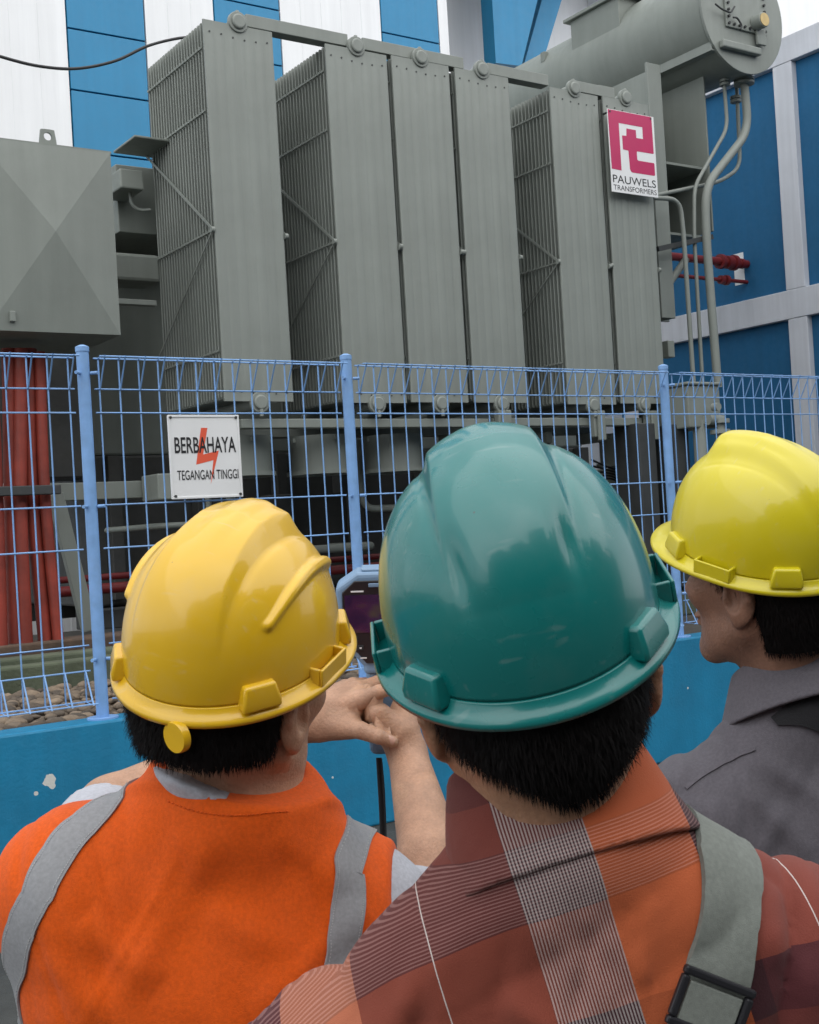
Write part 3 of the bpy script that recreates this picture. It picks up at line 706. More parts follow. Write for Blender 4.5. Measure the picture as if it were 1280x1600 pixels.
bolt = [(.53, .155), (.425, .41), (.60, .44), (.585, .46), (.34, .59), (.62, .555), (.57, .80), (.70, .42), (.50, .40), (.44, .39), (.47, .385), (.545, .155)]
bolt = [(.455, .155), (.36, .595), (.605, .545), (.55, .83), (.69, .43), (.465, .475), (.545, .155)]
MB().prism([(u*sw, -v*shh) for u, v in bolt][::-1], ((sx0, SY-.0121, sz1), U, Vv, Nn), .0008).build('lightning_bolt', M['bolt_red'], DS, smooth=0)
text_mesh('BERBAHAYA', .19*shh, .86*sw, sp2(.075, .455), U, Vv, Nn, 'ink', DS, bold=.012, depth=.0022)
text_mesh('TEGANGAN TINGGI', .115*shh, .86*sw, sp2(.09, .775), U, Vv, Nn, 'ink', DS, bold=.004, depth=.0022)
sb = MB()
for u, v in ((.035, .03), (.955, .03), (.05, .965), (.96, .965)):
    p = sp2(u, v); sb.cyl((p[0], SY-.02, p[2]), (p[0], SY+.004, p[2]), .007, 10)
sb.build('sign_bolt', M['dark'], DS, smooth=40)

# maker's sign on the last radiator
LY = YF-.075
l_tl, l_tr, l_br, l_bl = [atY(x, y, LY) for x, y in ((948, 171), (1020, 182), (1028, 308), (956, 301))]
lx0, lx1 = (l_tl[0]+l_bl[0])/2, (l_tr[0]+l_br[0])/2; lz1, lz0 = (l_tl[2]+l_tr[2])/2, (l_bl[2]+l_br[2])/2
lw_, lh = lx1-lx0, lz1-lz0
LS = thing('maker_sign', 'white and magenta maker sign high on the rightmost radiator', 'sign', (lx0, LY, lz0))
MB().box((lx0, LY-.008, lz0), (lx1, LY, lz1)).build('sign_plate', M['signwhite'], LS, smooth=0, bevel=.002)
logo = [(0.006, .006), (.95, .006), (.955, .45), (.94, .462), (.60, .462), (.58, .47), (.58, .56), (.60, .575), (.94, .575), (.955, .59), (.955, .72), (.94, .733), (.46, .733), (.425, .72), (.41, .69), (.40, .472),
        (.285, .466), (.283, .297), (.375, .294), (.385, .203), (.588, .203), (.588, .298), (.735, .298), (.735, .152), (.225, .152), (.225, .728), (.02, .722)]
MB().prism([(u*lw_, -v*lh) for u, v in logo][::-1], ((lx0, LY-.0081, lz1), U, Vv, Nn), .0012).build('logo', M['magenta'], LS, smooth=0)
def lp(u, v): return (lx0+u*lw_, LY-.008, lz1-v*lh)
text_mesh('PAUWELS', .095*lh, .93*lw_, lp(.03, .885), U, Vv, Nn, 'ink', LS, bold=.004)
text_mesh('TRANSFORMERS', .062*lh, .93*lw_, lp(.035, .972), U, Vv, Nn, 'ink', LS, bold=.0)
lb = MB()
for u, v in ((.05, .03), (.93, .03)):
    p = lp(u, v); lb.cyl((p[0], LY-.013, p[2]), (p[0], LY+.07, p[2]), .009, 10)
lb.build('sign_bolt', M['dark'], LS, smooth=40)

# ================================================================== ORGANIC SURFACES (signed distances -> surface nets)
CYW, SYW = math.cos(YAW), math.sin(YAW)
CR_, CF_, CU_ = np.array([CYW, -SYW, 0.]), np.array([SYW, CYW, 0.]), np.array([0, 0, 1.])     # level right / ahead / up as the group faces
def rot_local(y, p, r):
    cy, sy = math.cos(y), math.sin(y); cp, sp_ = math.cos(p), math.sin(p); cr, sr = math.cos(r), math.sin(r)
    Rz = np.array([[cy, sy, 0], [-sy, cy, 0], [0, 0, 1]]); Rx = np.array([[1, 0, 0], [0, cp, -sp_], [0, sp_, cp]]); Ry = np.array([[cr, 0, sr], [0, 1, 0], [-sr, 0, cr]])
    return np.stack([CR_, CF_, CU_], 1) @ Rz @ Rx @ Ry
def smin(a, b, k):
    h = np.clip(.5+.5*(b-a)/k, 0, 1); return b*(1-h)+a*h-k*h*(1-h)
def smax(a, b, k): return -smin(-a, -b, k)
def rcone(p, a, b, ra, rb):
    a = np.asarray(a, float); b = np.asarray(b, float); ab = b-a
    t = np.clip(((p-a)@ab)/(ab@ab), 0, 1)
    return np.linalg.norm(p-a-t[:, None]*ab, axis=1)-(ra+(rb-ra)*t)
def ell(p, c, rad, Rm=None):
    q = p-np.asarray(c, float)
    if Rm is not None: q = q@Rm
    rad = np.asarray(rad, float)
    k0 = np.linalg.norm(q/rad, axis=1); k1 = np.linalg.norm(q/(rad*rad), axis=1)+1e-9
    return k0*(k0-1)/k1
def sbox(p, c, half, Rm, rnd):
    q = np.abs((p-np.asarray(c, float))@Rm)-(np.asarray(half)-rnd)
    return np.linalg.norm(np.maximum(q, 0), axis=1)+np.minimum(q.max(1), 0)-rnd
def hash3(i):
    n = (i[:, 0]*374761393+i[:, 1]*668265263+i[:, 2]*2147483647) & 0xffffffff
    n = ((n ^ (n >> 13))*1274126177) & 0xffffffff
    return ((n ^ (n >> 16)) & 0xffff)/65535.0
def vnoise(p):
    f = np.floor(p); i = f.astype(np.int64); t = p-f; t = t*t*(3-2*t); r = 0
    for dx in (0, 1):
        for dy in (0, 1):
            for dz in (0, 1):
                wt = (t[:, 0] if dx else 1-t[:, 0])*(t[:, 1] if dy else 1-t[:, 1])*(t[:, 2] if dz else 1-t[:, 2])
                r = r + wt*hash3(i+np.array([dx, dy, dz]))
    return r
def folds(p, axis, across, amp, seed=0.0, fine=.35):
    """soft cloth ridges running along axis, repeating across"""
    axis = np.asarray(axis, float)/np.linalg.norm(axis); across = np.asarray(across, float)/np.linalg.norm(across); nrm = np.cross(axis, across)
    q = np.stack([p@axis*4.5, p@across*19, p@nrm*8], 1)+seed
    a = vnoise(q); b = vnoise(q*2.1+7.3)
    return amp*((1-np.abs(2*a-1))**2.2-.4 + fine*((1-np.abs(2*b-1))**2.2-.4))

def surface_nets(f, lo, hi, h, coarse=8, chunk=400000):
    lo = np.asarray(lo, float); hi = np.asarray(hi, float); H = h*coarse
    nb = np.ceil((hi-lo)/H).astype(int)
    g = np.stack(np.meshgrid(*[np.arange(n) for n in nb], indexing='ij'), -1).reshape(-1, 3)
    c = lo+(g+.5)*H
    v = np.concatenate([f(c[i:i+chunk]) for i in range(0, len(c), chunk)])
    g = g[np.abs(v) < H*1.05]
    D = nb*coarse+2
    o = np.stack(np.meshgrid(*[np.arange(coarse+1)]*3, indexing='ij'), -1).reshape(-1, 3)
    key = lambda q: (q[..., 0]*D[1]+q[..., 1])*D[2]+q[..., 2]
    ids = np.unique(key((g[:, None, :]*coarse+o[None]).reshape(-1, 3)))
    I = np.stack([ids//(D[1]*D[2]), (ids//D[2]) % D[1], ids % D[2]], 1)
    pts = lo+I*h
    val = np.concatenate([f(pts[i:i+chunk]) for i in range(0, len(pts), chunk)])
    oc = np.stack(np.meshgrid(*[np.arange(coarse)]*3, indexing='ij'), -1).reshape(-1, 3)
    cells = (g[:, None, :]*coarse+oc[None]).reshape(-1, 3)
    K = np.array([[i, j, k] for i in (0, 1) for j in (0, 1) for k in (0, 1)])
    base = key(cells)
    off = key(K)
    ci = np.searchsorted(ids, base[:, None]+off[None])
    cv = val[ci]; act = ((cv < 0).any(1)) & ((cv >= 0).any(1))
    cells, base, cv = cells[act], base[act], cv[act]
    E = [(a, b) for a in range(8) for b in range(a+1, 8) if np.abs(K[a]-K[b]).sum() == 1]
    acc = np.zeros((len(cells), 3)); cnt = np.zeros(len(cells))
    for a, b in E:
        x = (cv[:, a] < 0) != (cv[:, b] < 0)
        t = np.where(x, cv[:, a]/np.where(x, cv[:, a]-cv[:, b], 1), 0)
        acc += np.where(x[:, None], K[a]+t[:, None]*(K[b]-K[a]), 0); cnt += x
    verts = lo+(cells+acc/cnt[:, None])*h
    order = np.argsort(base); sb_ = base[order]
    def find(q):
        i = np.clip(np.searchsorted(sb_, q), 0, len(sb_)-1); ok = sb_[i] == q; return np.where(ok, order[i], -1)
    faces = []
    for ax, kb in ((0, 4), (1, 2), (2, 1)):
        s = (cv[:, 0] < 0) != (cv[:, kb] < 0); cc = cells[s]; sg = cv[s, 0] < 0
        u, w_ = [(1, 2), (2, 0), (0, 1)][ax]
        du = np.zeros(3, int); du[u] = 1; dw = np.zeros(3, int); dw[w_] = 1
        q = np.stack([find(key(cc-du-dw)), find(key(cc-dw)), find(key(cc)), find(key(cc-du))], 1)
        ok = (q >= 0).all(1); q = q[ok]; sg = sg[ok]
        q[~sg] = q[~sg][:, ::-1]; faces.append(q)
    return verts, np.concatenate(faces)
def body_obj(name, f, lo, hi, h, material, parent, uv=None, local=False):
    V, F = surface_nets(f, lo, hi, h)
    # project the vertices back onto the surface once: removes the stepping
    e = h*.5
    for _ in range(2):
        d = f(V); G = np.stack([f(V+np.array(a)*e)-f(V-np.array(a)*e) for a in ((1, 0, 0), (0, 1, 0), (0, 0, 1))], 1)
        n = np.linalg.norm(G, axis=1, keepdims=True)+1e-9; g = n/(2*e)
        V = V - np.clip(d[:, None]/np.maximum(g, .4), -h*.35, h*.35)*G/n
    o = obj(name, V, F, material, parent, smooth=180)
    if uv is not None:
        U = uv(V); l = o.data.uv_layers.new(name='cloth'); idx = np.zeros(len(o.data.loops), dtype=np.int32); o.data.loops.foreach_get('vertex_index', idx)
        l.data.foreach_set('uv', U[idx].astype(np.float32).ravel())
    return o
def cast_on(f, px, py, t0=.5, t1=2.6, n=90):
    r = ray(px, py); ln = np.linalg.norm(r); d = r/ln; t = t0
    for _ in range(n):
        v = float(f((EYE+d*t)[None])[0])
        if v < 4e-4: return EYE+d*t
        t += max(v*.7, 3e-4)
        if t > t1: break
    return None
def grad(f, p, e=.002):
    p = np.asarray(p, float)[None]
    g = np.array([float((f(p+np.array([a]))-f(p-np.array([a])))[0]) for a in ((e, 0, 0), (0, e, 0), (0, 0, e))]); return g/(np.linalg.norm(g)+1e-9)
def drop_on(f, p, n=30):
    """moves a point onto the surface f=0"""
    p = np.asarray(p, float).copy()
    for _ in range(n):
        v = float(f(p[None])[0])
        if abs(v) < 3e-4: break
        p -= grad(f, p)*v*.8
    return p
def strip(name, f, left, right, material, parent, lift=.002, thick=.002, nu=5, sub=6, uv=False):
    """band lying on the surface f: two rails of world points, dropped onto it"""
    Lp, Rp = spline(left, sub), spline(right, sub); n = len(Lp); V = []; F = []
    rows = []
    for a, b in zip(Lp, Rp):
        row = []
        for k in range(nu+1):
            p = drop_on(f, a+(b-a)*k/nu); g = grad(f, p); row.append((p+g*(lift+thick), p+g*lift*.2))
        rows.append(row)
    w_ = nu+1
    V = [r[k][0] for r in rows for k in range(w_)] + [r[k][1] for r in rows for k in range(w_)]; m_ = n*w_
    for i in range(n-1):
        for k in range(nu):
            a, b, c, d = i*w_+k, i*w_+k+1, (i+1)*w_+k+1, (i+1)*w_+k
            F += [(a, b, c, d), (m_+d, m_+c, m_+b, m_+a)]
        F += [(i*w_, (i+1)*w_, m_+(i+1)*w_, m_+i*w_), ((i+1)*w_+nu, i*w_+nu, m_+i*w_+nu, m_+(i+1)*w_+nu)]
    F += [tuple([k for k in range(w_)][::-1] + [m_+k for k in range(w_)]), tuple([(n-1)*w_+k for k in range(w_)] + [m_+(n-1)*w_+k for k in range(w_)][::-1])]
    return obj(name, V, F, material, parent, smooth=50)

# ================================================================== HARD HATS
HA, HB, HH = .101, .122, .126
def dome_pt(u, v):
    x = HA*math.cos(u)*math.cos(v)**.76; y = HB*math.sin(u)*math.cos(v)**.76; z = HH*math.sin(v)**.9
    return x, y, z
def ss(a, b, x):
    t = np.clip((x-a)/(b-a), 0, 1); return t*t*(3-2*t)
def make_hat(label, mkey, pose, bead, crest_w=(.029, .0475), knob=None, tail=21, soft=.15, rib=.0028, arch=.15, pw=1.35, height=.0138, clip=None, fr=(113, 127)):
    pos, (yw, pt, rl) = pose[:3], pose[3:]
    Rm = rot_local(yw, pt, rl); m4 = Matrix.Identity(4)
    for i in range(3):
        for j in range(3): m4[i][j] = Rm[i, j]
        m4[i][3] = pos[i]
    t = thing('hard_hat', label, 'hard hat', mat4=m4, group='hard hats worn by the men')
    NU, NV = 288, 110
    u = np.linspace(0, 2*np.pi, NU, endpoint=False); v = np.linspace(0, 1, NV)
    vv = (np.pi/2)*(v**1.0)
    Ug, Vg = np.meshgrid(u, vv, indexing='ij')
    cv_ = np.cos(Vg).clip(0, 1)**.76
    x = HA*np.cos(Ug)*cv_; y = HB*np.sin(Ug)*cv_; z = HH*np.sin(Vg)**.9
    nrm = np.stack([x/HA**2, y/HB**2, z/HH**2], -1); nrm /= np.linalg.norm(nrm, axis=-1, keepdims=True)
    # crest: rises from nothing low at the back, highest before the middle, ends in a short front slope
    ax = np.abs(x); wi, wo = crest_w
    phi = np.degrees(np.arctan2(z, -y))                       # 0 at the back rim, 90 at the top, 180 at the front
    hy = np.clip((phi-tail)/(92-tail), 0, 1)**pw*(1-ss(fr[0], fr[1], phi))
    wi_ = wo-(wo-wi)*np.clip((phi-tail)/(90-tail), .12, 1)    # the flank narrows to a point towards the tail
    lin = np.clip((wo-ax)/(wo-wi_), 0, 1); soft_ = lin*lin*(3-2*lin)
    prof = (lin*(1-soft)+soft_*soft)*(1-arch*np.clip(ax/wo, 0, 1)**2)
    c = height*hy*prof + rib*hy*(1-ss(.005, .019, ax))*ss(60, 85, phi)
    c -= .0010*hy*np.exp(-((ax-wo-.003)/.003)**2)
    if tail > 25: c -= .0045*np.exp(-((ax-.038)/.0070)**2-((phi-tail-15)/11)**2)
    if bead:
        pl = np.array(spline([[.064, .068, .068], [.0715, .049, .082], [.0772, .012, .0895], [.0785, -.027, .083], [.074, -.060, .066]], 6))
        p = np.stack([ax, y, z], -1); best = np.full(x.shape, 9.0); tt = np.zeros(x.shape)
        for i in range(len(pl)-1):
            a, b = pl[i], pl[i+1]; ab = b-a
            q = np.clip(((p-a)@ab)/(ab@ab), 0, 1); d = np.linalg.norm(p-a-q[..., None]*ab, axis=-1)
            tt = np.where(d < best, (i+q)/(len(pl)-1), tt); best = np.minimum(best, d)
        hgt = .0085*ss(0, .12, tt)*(1-.45*tt)
        c += hgt*(1-ss(.0028-.0008*tt, .0100-.003*tt, best))
    X = np.stack([x, y, z], -1)+nrm*c[..., None]
    V = [tuple(q) for q in X.reshape(-1, 3)]; F = []
    for i in range(NU):
        j = (i+1) % NU
        for k in range(NV-2): F.append((i*NV+k, j*NV+k, j*NV+k+1, i*NV+k+1))
    top = len(V); V.append((0, 0, HH+.0168+.0028*1))
    V[top] = (0, 0, float(np.mean([X[i, NV-2, 2] for i in range(NU)])))
    for i in range(NU): F.append((i*NV+NV-2, ((i+1) % NU)*NV+NV-2, top))
    # brim: gutter, flare, rolled edge, underside
    def outline(a, k):
        # k: 0 at the shell, 1 at the rim
        ca, sa = math.cos(a), math.sin(a)
        bx = .1145*ca; back = .1315*sa
        if sa > 0:
            # peak with a blunt point
            pk = .158*sa**1.0; by = pk*(1-.10*abs(ca)**1.5*sa)
        else: by = back
        sx, sy_ = HA*ca, HB*sa
        return sx+(bx-sx)*k, sy_+(by-sy_)*k
    rings = [(.0, .0), (.06, -.0015), (.25, -.005), (.6, -.0085), (.93, -.011), (1.0, -.0135), (1.0, -.0165), (.96, -.0165), (.6, -.0125), (.05, -.006), (-.5, -.004), (-.9, -.004)]
    st = len(V)
    for a in u:
        for k, zz in rings[1:]:
            qx, qy = outline(a, k); sa = max(math.sin(a), 0)
            V.append((qx, qy, zz - .010*sa**2*max(k, 0) + .004*(1-abs(math.sin(a)))*max(k, 0)))
    nr = len(rings)-1
    for i in range(NU):
        j = (i+1) % NU
        F.append((i*NV, st+i*nr, st+j*nr, j*NV))
        for k in range(nr-1): F.append((st+i*nr+k, st+i*nr+k+1, st+j*nr+k+1, st+j*nr+k))
    F = [f[::-1] if len(f) == 4 and f[0] >= st or (len(f) == 4 and f[1] >= st) else f for f in F]
    sh = obj('shell', V, F, M[mkey], t, smooth=180, local=True)
    # lugs: tapered blocks standing on the brim against the shell
    def frame(a):
        p = np.array([HA*math.sin(a), HB*math.cos(a), 0]); n_ = np.array([math.sin(a)/HA, math.cos(a)/HB, 0]); n_ /= np.linalg.norm(n_)
        return p, n_, np.array([n_[1], -n_[0], 0])
    for a in (R_(180-48), R_(180+48), R_(55), R_(-55)):
        p, n_, s_ = frame(a); z_ = np.array([0, 0, 1.])
        b = []
        for (wd, d, zz) in ((.0198, .0105, -.0060), (.0198, .0105, .002), (.0158, .0060, .0185)):
            dep = -.014
            b += [p+s_*wd+n_*dep+z_*zz, p-s_*wd+n_*dep+z_*zz, p-s_*wd*.97+n_*d+z_*zz, p+s_*wd*.97+n_*d+z_*zz]
        f = [(0, 1, 2, 3), (11, 10, 9, 8)]
        for k in (0, 4):
            for i in range(4): f.append((k+i, k+4+i, k+4+(i+1) % 4, k+(i+1) % 4))
        obj('lug', b, f, M[mkey], t, smooth=40, local=True, bevel=.0028, seg=3)
    for a in (R_(90), R_(-90)):
        p, n_, s_ = frame(a); z_ = np.array([0, 0, 1.]); m_ = MB()
        for (u0, u1, d0, d1) in ((-.026, .026, .008, .011), (-.026, -.0225, -.006, .0079), (.0225, .026, -.006, .0079)):
            q = [p+s_*uu+n_*dd+z_*zz for zz in (-.008, .010) for uu, dd in ((u0, d0), (u1, d0), (u1, d1), (u0, d1))]
            m_.add(q, [(0, 3, 2, 1), (4, 5, 6, 7), (0, 1, 5, 4), (1, 2, 6, 5), (2, 3, 7, 6), (3, 0, 4, 7)])
        m_.build('accessory_slot', M[mkey], t, smooth=40, local=True, bevel=.0012)
    # suspension band seen under the brim, with its ratchet
    n = 96; bv = []; bf = []
    for zz, s_ in ((-.060, 1.0), (-.030, 1.0)):
        for k in range(n):
            a = 2*math.pi*k/n; bv.append((.080*math.cos(a)*s_, .100*math.sin(a)*s_-.008, zz - (.012 if math.sin(a) < -.3 else 0)*(-math.sin(a))))
    bf = [(k, (k+1) % n, n+(k+1) % n, n+k) for k in range(n) if math.sin(2*math.pi*(k+.5)/n) < -.05]
    hb = obj('headband', bv, bf, M['webbing'], t, smooth=180, local=True)
    so_ = hb.modifiers.new('solid', 'SOLIDIFY'); so_.thickness = .003
    if knob:
        kp = Rm.T@(np.array(knob[0])-np.array(pos)); n_ = np.array(knob[1], float); n_ /= np.linalg.norm(n_)
        MB().tube([kp-n_*.007, kp-n_*.002, kp+n_*.0005, kp], [knob[2], knob[2], knob[2]*.93, knob[2]*.86], 40).build('ratchet_knob', M[knob[3]], t, smooth=40, local=True)
    if clip is not None:
        c_ = [Rm.T@(np.array(q)-np.array(pos)) for q in clip]
        MB().tube(spline(c_, 6), .0035, 8).build('strap_clip', M['signwhite'], t, smooth=60, local=True)
    return t, Rm
POSE = dict(L=([.548, 1.127, 1.492], (.455, .336, .235)), R=([1.270, 1.067, 1.553], (-.766, .309, -.306)), G=([.586, .722, 1.530], (-.041, .387, -.196)))
hatL, RL = make_hat('golden yellow hard hat worn by the man in the orange vest', 'yellow', POSE['L'][0]+list(POSE['L'][1]), True, knob=(P(272, 1153, 1.128), (-.30, -1, .12), .0152, 'yellow'), clip=[P(398, 1122, 1.165), P(392, 1132, 1.160), P(384, 1131, 1.155), P(379, 1140, 1.155), P(385, 1149, 1.157), P(374, 1152, 1.157)])
hatG, RG = make_hat('glossy teal hard hat in the middle, worn by the man in plaid', 'teal', POSE['G'][0]+list(POSE['G'][1]), False, crest_w=(.035, .0465), tail=30, soft=.55, rib=.0008, arch=.62, pw=1.0, height=.0145, fr=(106, 126))
hatR, RRt = make_hat('lemon yellow hard hat worn by the man in the grey work shirt', 'lemon', POSE['R'][0]+list(POSE['R'][1]), False, crest_w=(.016, .044), soft=1.0, rib=.0045, arch=.3, height=.0135)

# ================================================================== PEOPLE
def body_mesh(name, f, boxes, material, parent):
    V = []; F = []; n = 0
    for lo, hi, h in boxes:
        v, q = surface_nets(f, lo, hi, h); e = h*.5
        d = f(v); G = np.stack([f(v+np.array(a)*e)-f(v-np.array(a)*e) for a in ((1, 0, 0), (0, 1, 0), (0, 0, 1))], 1)
        m_ = np.linalg.norm(G, axis=1, keepdims=True)+1e-9
        v = v - np.clip(d[:, None]/np.maximum(m_/(2*e), .4), -h*.35, h*.35)*G/m_
        V.append(v); F.append(q+n); n += len(v)
    return obj(name, np.concatenate(V), np.concatenate(F), material, parent, smooth=180)
def creases(p, segs, dist):
    """soft raised folds of cloth along hand-placed segments"""
    d = 0
    for (x0, y0), (x1, y1), amp, wid in segs:
        a, b = P(x0, y0, dist), P(x1, y1, dist); m_ = (b-a)/np.linalg.norm(b-a); ab = b-a
        t = np.clip(((p-a)@ab)/(ab@ab), 0, 1); q = p-a-t[:, None]*ab; q = q-np.outer(q@AF, AF)
        along = 4*t*(1-t); d = d - amp*along**.6*np.exp(-(q**2).sum(1)/wid**2)
    return d
class Head:
    def __init__(s, hatpos, Rhat, yaw, pitch, roll, off=(0, -.004, -.010)):
        s.R = rot_local(yaw, pitch, roll); s.o = np.array(hatpos)+Rhat@np.array(off)
    def w(s, q): return s.o+s.R@np.array(q, float)
    def loc(s, p): return (p-s.o)@s.R
    def skull(s, p):
        q = s.loc(p)
        d = smin(ell(q, (0, -.008, .015), (.076, .097, .085)), ell(q, (0, -.042, -.035), (.066, .058, .066)), .03)
        return d
    def f(s, p):
        q = s.loc(p); qa = q.copy(); qa[:, 0] = np.abs(q[:, 0])
        d = s.skull(p)
        d = smin(d, ell(q, (0, .032, -.055), (.062, .060, .078)), .03)
        d = smin(d, ell(q, (0, .036, -.108), (.050, .052, .038)), .025)
        d = smin(d, ell(q, (0, .078, -.136), (.022, .016, .018)), .02)
        d = smin(d, rcone(qa, (.058, -.005, -.088), (.020, .070, -.138), .014, .012), .03)
        d = smin(d, ell(qa, (.040, .066, -.050), (.026, .022, .024)), .02)
        d = smin(d, rcone(qa, (.012, .088, -.012), (.040, .078, -.014), .010, .009), .014)
        d = smax(d, -ell(qa, (.031, .098, -.030), (.015, .012, .010)), .012)
        d = smin(d, rcone(q, (0, .092, -.022), (0, .112, -.062), .008, .012), .012)
        d = smin(d, ell(qa, (.011, .101, -.066), (.008, .010, .007)), .008)
        d = smin(d, ell(q, (0, .094, -.094), (.023, .011, .006)), .006)
        d = smin(d, ell(q, (0, .092, -.104), (.020, .011, .0065)), .006)
        # ears
        er = ell(qa, (.0815, -.012, -.046), (.0095, .022, .034))
        er = smax(er, -ell(qa, (.089, -.006, -.044), (.0085, .012, .019)), .004)
        for a, b in (((.082, .004, -.030), (.085, -.006, -.016)), ((.085, -.006, -.016), (.087, -.022, -.022)), ((.087, -.022, -.022), (.086, -.029, -.044)), ((.086, -.029, -.044), (.080, -.014, -.072))):
            er = smin(er, rcone(qa, a, b, .0040, .0040), .004)
        er = smin(er, ell(qa, (.078, -.006, -.076), (.006, .009, .010)), .007)
        er = smin(er, ell(qa, (.080, .006, -.047), (.006, .005, .007)), .005)
        return smin(d, er, .006)
def strands(name, cap_o, keep, direction, n, parent, ln=(.004, .011), w_=.00040, seed=1, material=None):
    """short tapering hairs rooted on the hair surface"""
    rs = np.random.RandomState(seed); me = cap_o.data
    P_ = np.array([v.co[:] for v in me.vertices]); Nn_ = np.array([v.normal[:] for v in me.vertices])
    idx = np.where(keep(P_))[0]; idx = idx[rs.randint(0, len(idx), n)]
    p = P_[idx]+rs.normal(0, .0012, (n, 3)); nn = Nn_[idx]; d = np.asarray(direction(p, nn), float)
    d = d+rs.normal(0, .22, (n, 3)); d /= np.linalg.norm(d, axis=1, keepdims=True)
    L = rs.uniform(*ln, n)[:, None]; side = np.cross(d, nn); side /= np.linalg.norm(side, axis=1, keepdims=True)+1e-9
    mid = p+d*L*.55+nn*.0006
    tip = p+d*L+np.array([0, 0, -.003])*rs.rand(n, 1)
    V = np.stack([p-side*w_, p+side*w_, mid-side*w_*.7, mid+side*w_*.7, tip], 1).reshape(-1, 3)
    F = []
    for i in range(n): b = i*5; F += [(b, b+1, b+3, b+2), (b+2, b+3, b+4)]
    return V, F
def add_hair(person, head, f_hair, lo, hi, direction, n, seed, keep):
    cap = body_obj('hair', f_hair, lo, hi, .004, M['hair'], person)
    V, F = strands('hair', cap, keep, direction, n, person, seed=seed)
    # strands and cap become one mesh
    me = cap.data; P_ = [v.co[:] for v in me.vertices]; Q = [tuple(p.vertices) for p in me.polygons]; k = len(P_)
    P_ += [tuple(v) for v in V]; Q += [tuple(k+i for i in f) for f in F]
    m2 = bpy.data.meshes.new('hair'); m2.from_pydata(P_, [], Q); m2.materials.append(M['hair'])
    m2.polygons.foreach_set('use_smooth', np.ones(len(m2.polygons), dtype=bool)); cap.data = m2
    return cap
def eyes(person, head):
    for sx in (-1, 1):
        bm = bmesh.new(); bmesh.ops.create_uvsphere(bm, u_segments=16, v_segments=12, radius=.0115)
        V = np.array([v.co[:] for v in bm.verts]); F = [[v.index for v in f.verts] for f in bm.faces]; bm.free()
        obj('eye', head.w((sx*.031, .078, -.030))+V, F, M['signwhite'], person, smooth=180)
def legs(c7z, mid, T, gap=.095):
    """hip, knee, ankle, toe points below the torso"""
    out = []
    for s_ in (-1, 1):
        hip = np.array([mid[0], mid[1], c7z-.52])+CR_*gap*s_
        hip[2] = c7z-.52
        knee = np.array([hip[0], hip[1], hip[2]*.53])+CR_*.012*s_+CF_*.015
        ank = np.array([hip[0], hip[1], .085])+CR_*.025*s_-CF_*.01
        toe = ank+CF_*.16+CR_*.03*s_; toe[2] = .04
        out.append((hip, knee, ank, toe))
    return out
def f_legs(p, L):
    d = None
    for hip, knee, ank, toe in L:
        e = smin(rcone(p, hip, knee, .088, .058), rcone(p, knee, ank, .058, .042), .02)
        d = e if d is None else smin(d, e, .02)
    return d
def lower_clothes(person, pelvis, L, hem):
    def ft(p):
        d = smin(ell(p, pelvis, (.175, .12, .14), np.stack([CR_, CF_, CU_], 1)), f_legs(p, L), .05)-.014
        d = d+folds(p, CR_+.3*CU_, CU_, .006, 3.1)*.6
        return np.maximum(np.maximum(d, p[:, 2]-hem), .05-p[:, 2])
    pts = np.array([q for l in L for q in l]+[pelvis]); lo = pts.min(0)-.24; hi = pts.max(0)+.24; lo[2] = .0; hi[2] = hem+.03
    body_obj('trousers', ft, lo, hi, .010, M['trouser'], person)
    for hip, knee, ank, toe in L:
        hl = ank-CF_*.05; hl[2] = .045
        def fs(p): return np.maximum(smin(rcone(p, hl, toe, .045, .042), rcone(p, ank+np.array([0, 0, .02]), hl, .05, .05), .03), .002-p[:, 2])
        q = np.array([hl, toe, ank]); body_obj('shoe', fs, q.min(0)-.09, q.max(0)+.1, .006, M['shoe'], person)

# ------------------------------------------------------------------ man on the left: orange vest, holds the thermal camera
pl = thing('person', 'man in an orange reflective vest pointing a thermal camera at the transformer', 'person', (.42, 1.22, 0), 'men looking at the transformer')
HL = Head(POSE['L'][0], RL, .50, .12, .16)
TL = rot_local(.06, -.05, .10)
C7L = P(352, 1250, 1.215)
shLL, shRL = P(128, 1398, 1.255), P(562, 1436, 1.31)
midL = (shLL+shRL)/2
elL, wrL = P(176, 1268, 1.52), P(470, 1126, 1.745)
elR, wrR = P(698, 1440, 1.55), P(636, 1176, 1.735)
def dn(c, T, x, y, z): return np.asarray(c)+T@np.array([x, y, z], float)
pelL = np.array([midL[0], midL[1], C7L[2]-.47])
LgL = legs(C7L[2], midL, TL)
neckL = dn(C7L, TL, 0, .050, .005)
def torso(p, C7, mid, shl, shr, T, neck, headpt, pel, r_sh=.062, bulk=1.0, tr=.052):
    d = rcone(p, shl, shr, r_sh, r_sh)
    d = smin(d, ell(p, dn(mid, T, 0, -.005, -.075), (.155*bulk, .100*bulk, .145), T), .05)
    d = smin(d, ell(p, dn(C7, T, 0, .052, -.085), (.105, .052, .10), T), .05)
    d = smin(d, ell(p, dn(mid, T, 0, .0, -.20), (.150*bulk, .105*bulk, .20), T), .05)
    d = smin(d, ell(p, pel, (.165*bulk, .11*bulk, .14), np.stack([CR_, CF_, CU_], 1)), .08)
    for sg_, s_ in ((-1, shl), (1, shr)):
        d = smin(d, rcone(p, dn(s_, T, -.030*sg_, -.01, -.09), pel+CR_*sg_*.095+CU_*.06, .060, .080), .05)
        d = smin(d, rcone(p, dn(neck, T, 0, -.012, -.01-(.052-tr)), s_, tr, tr-.002), .035)
        d = smin(d, ell(p, s_, (.066, .066, .070)), .03)
    return d
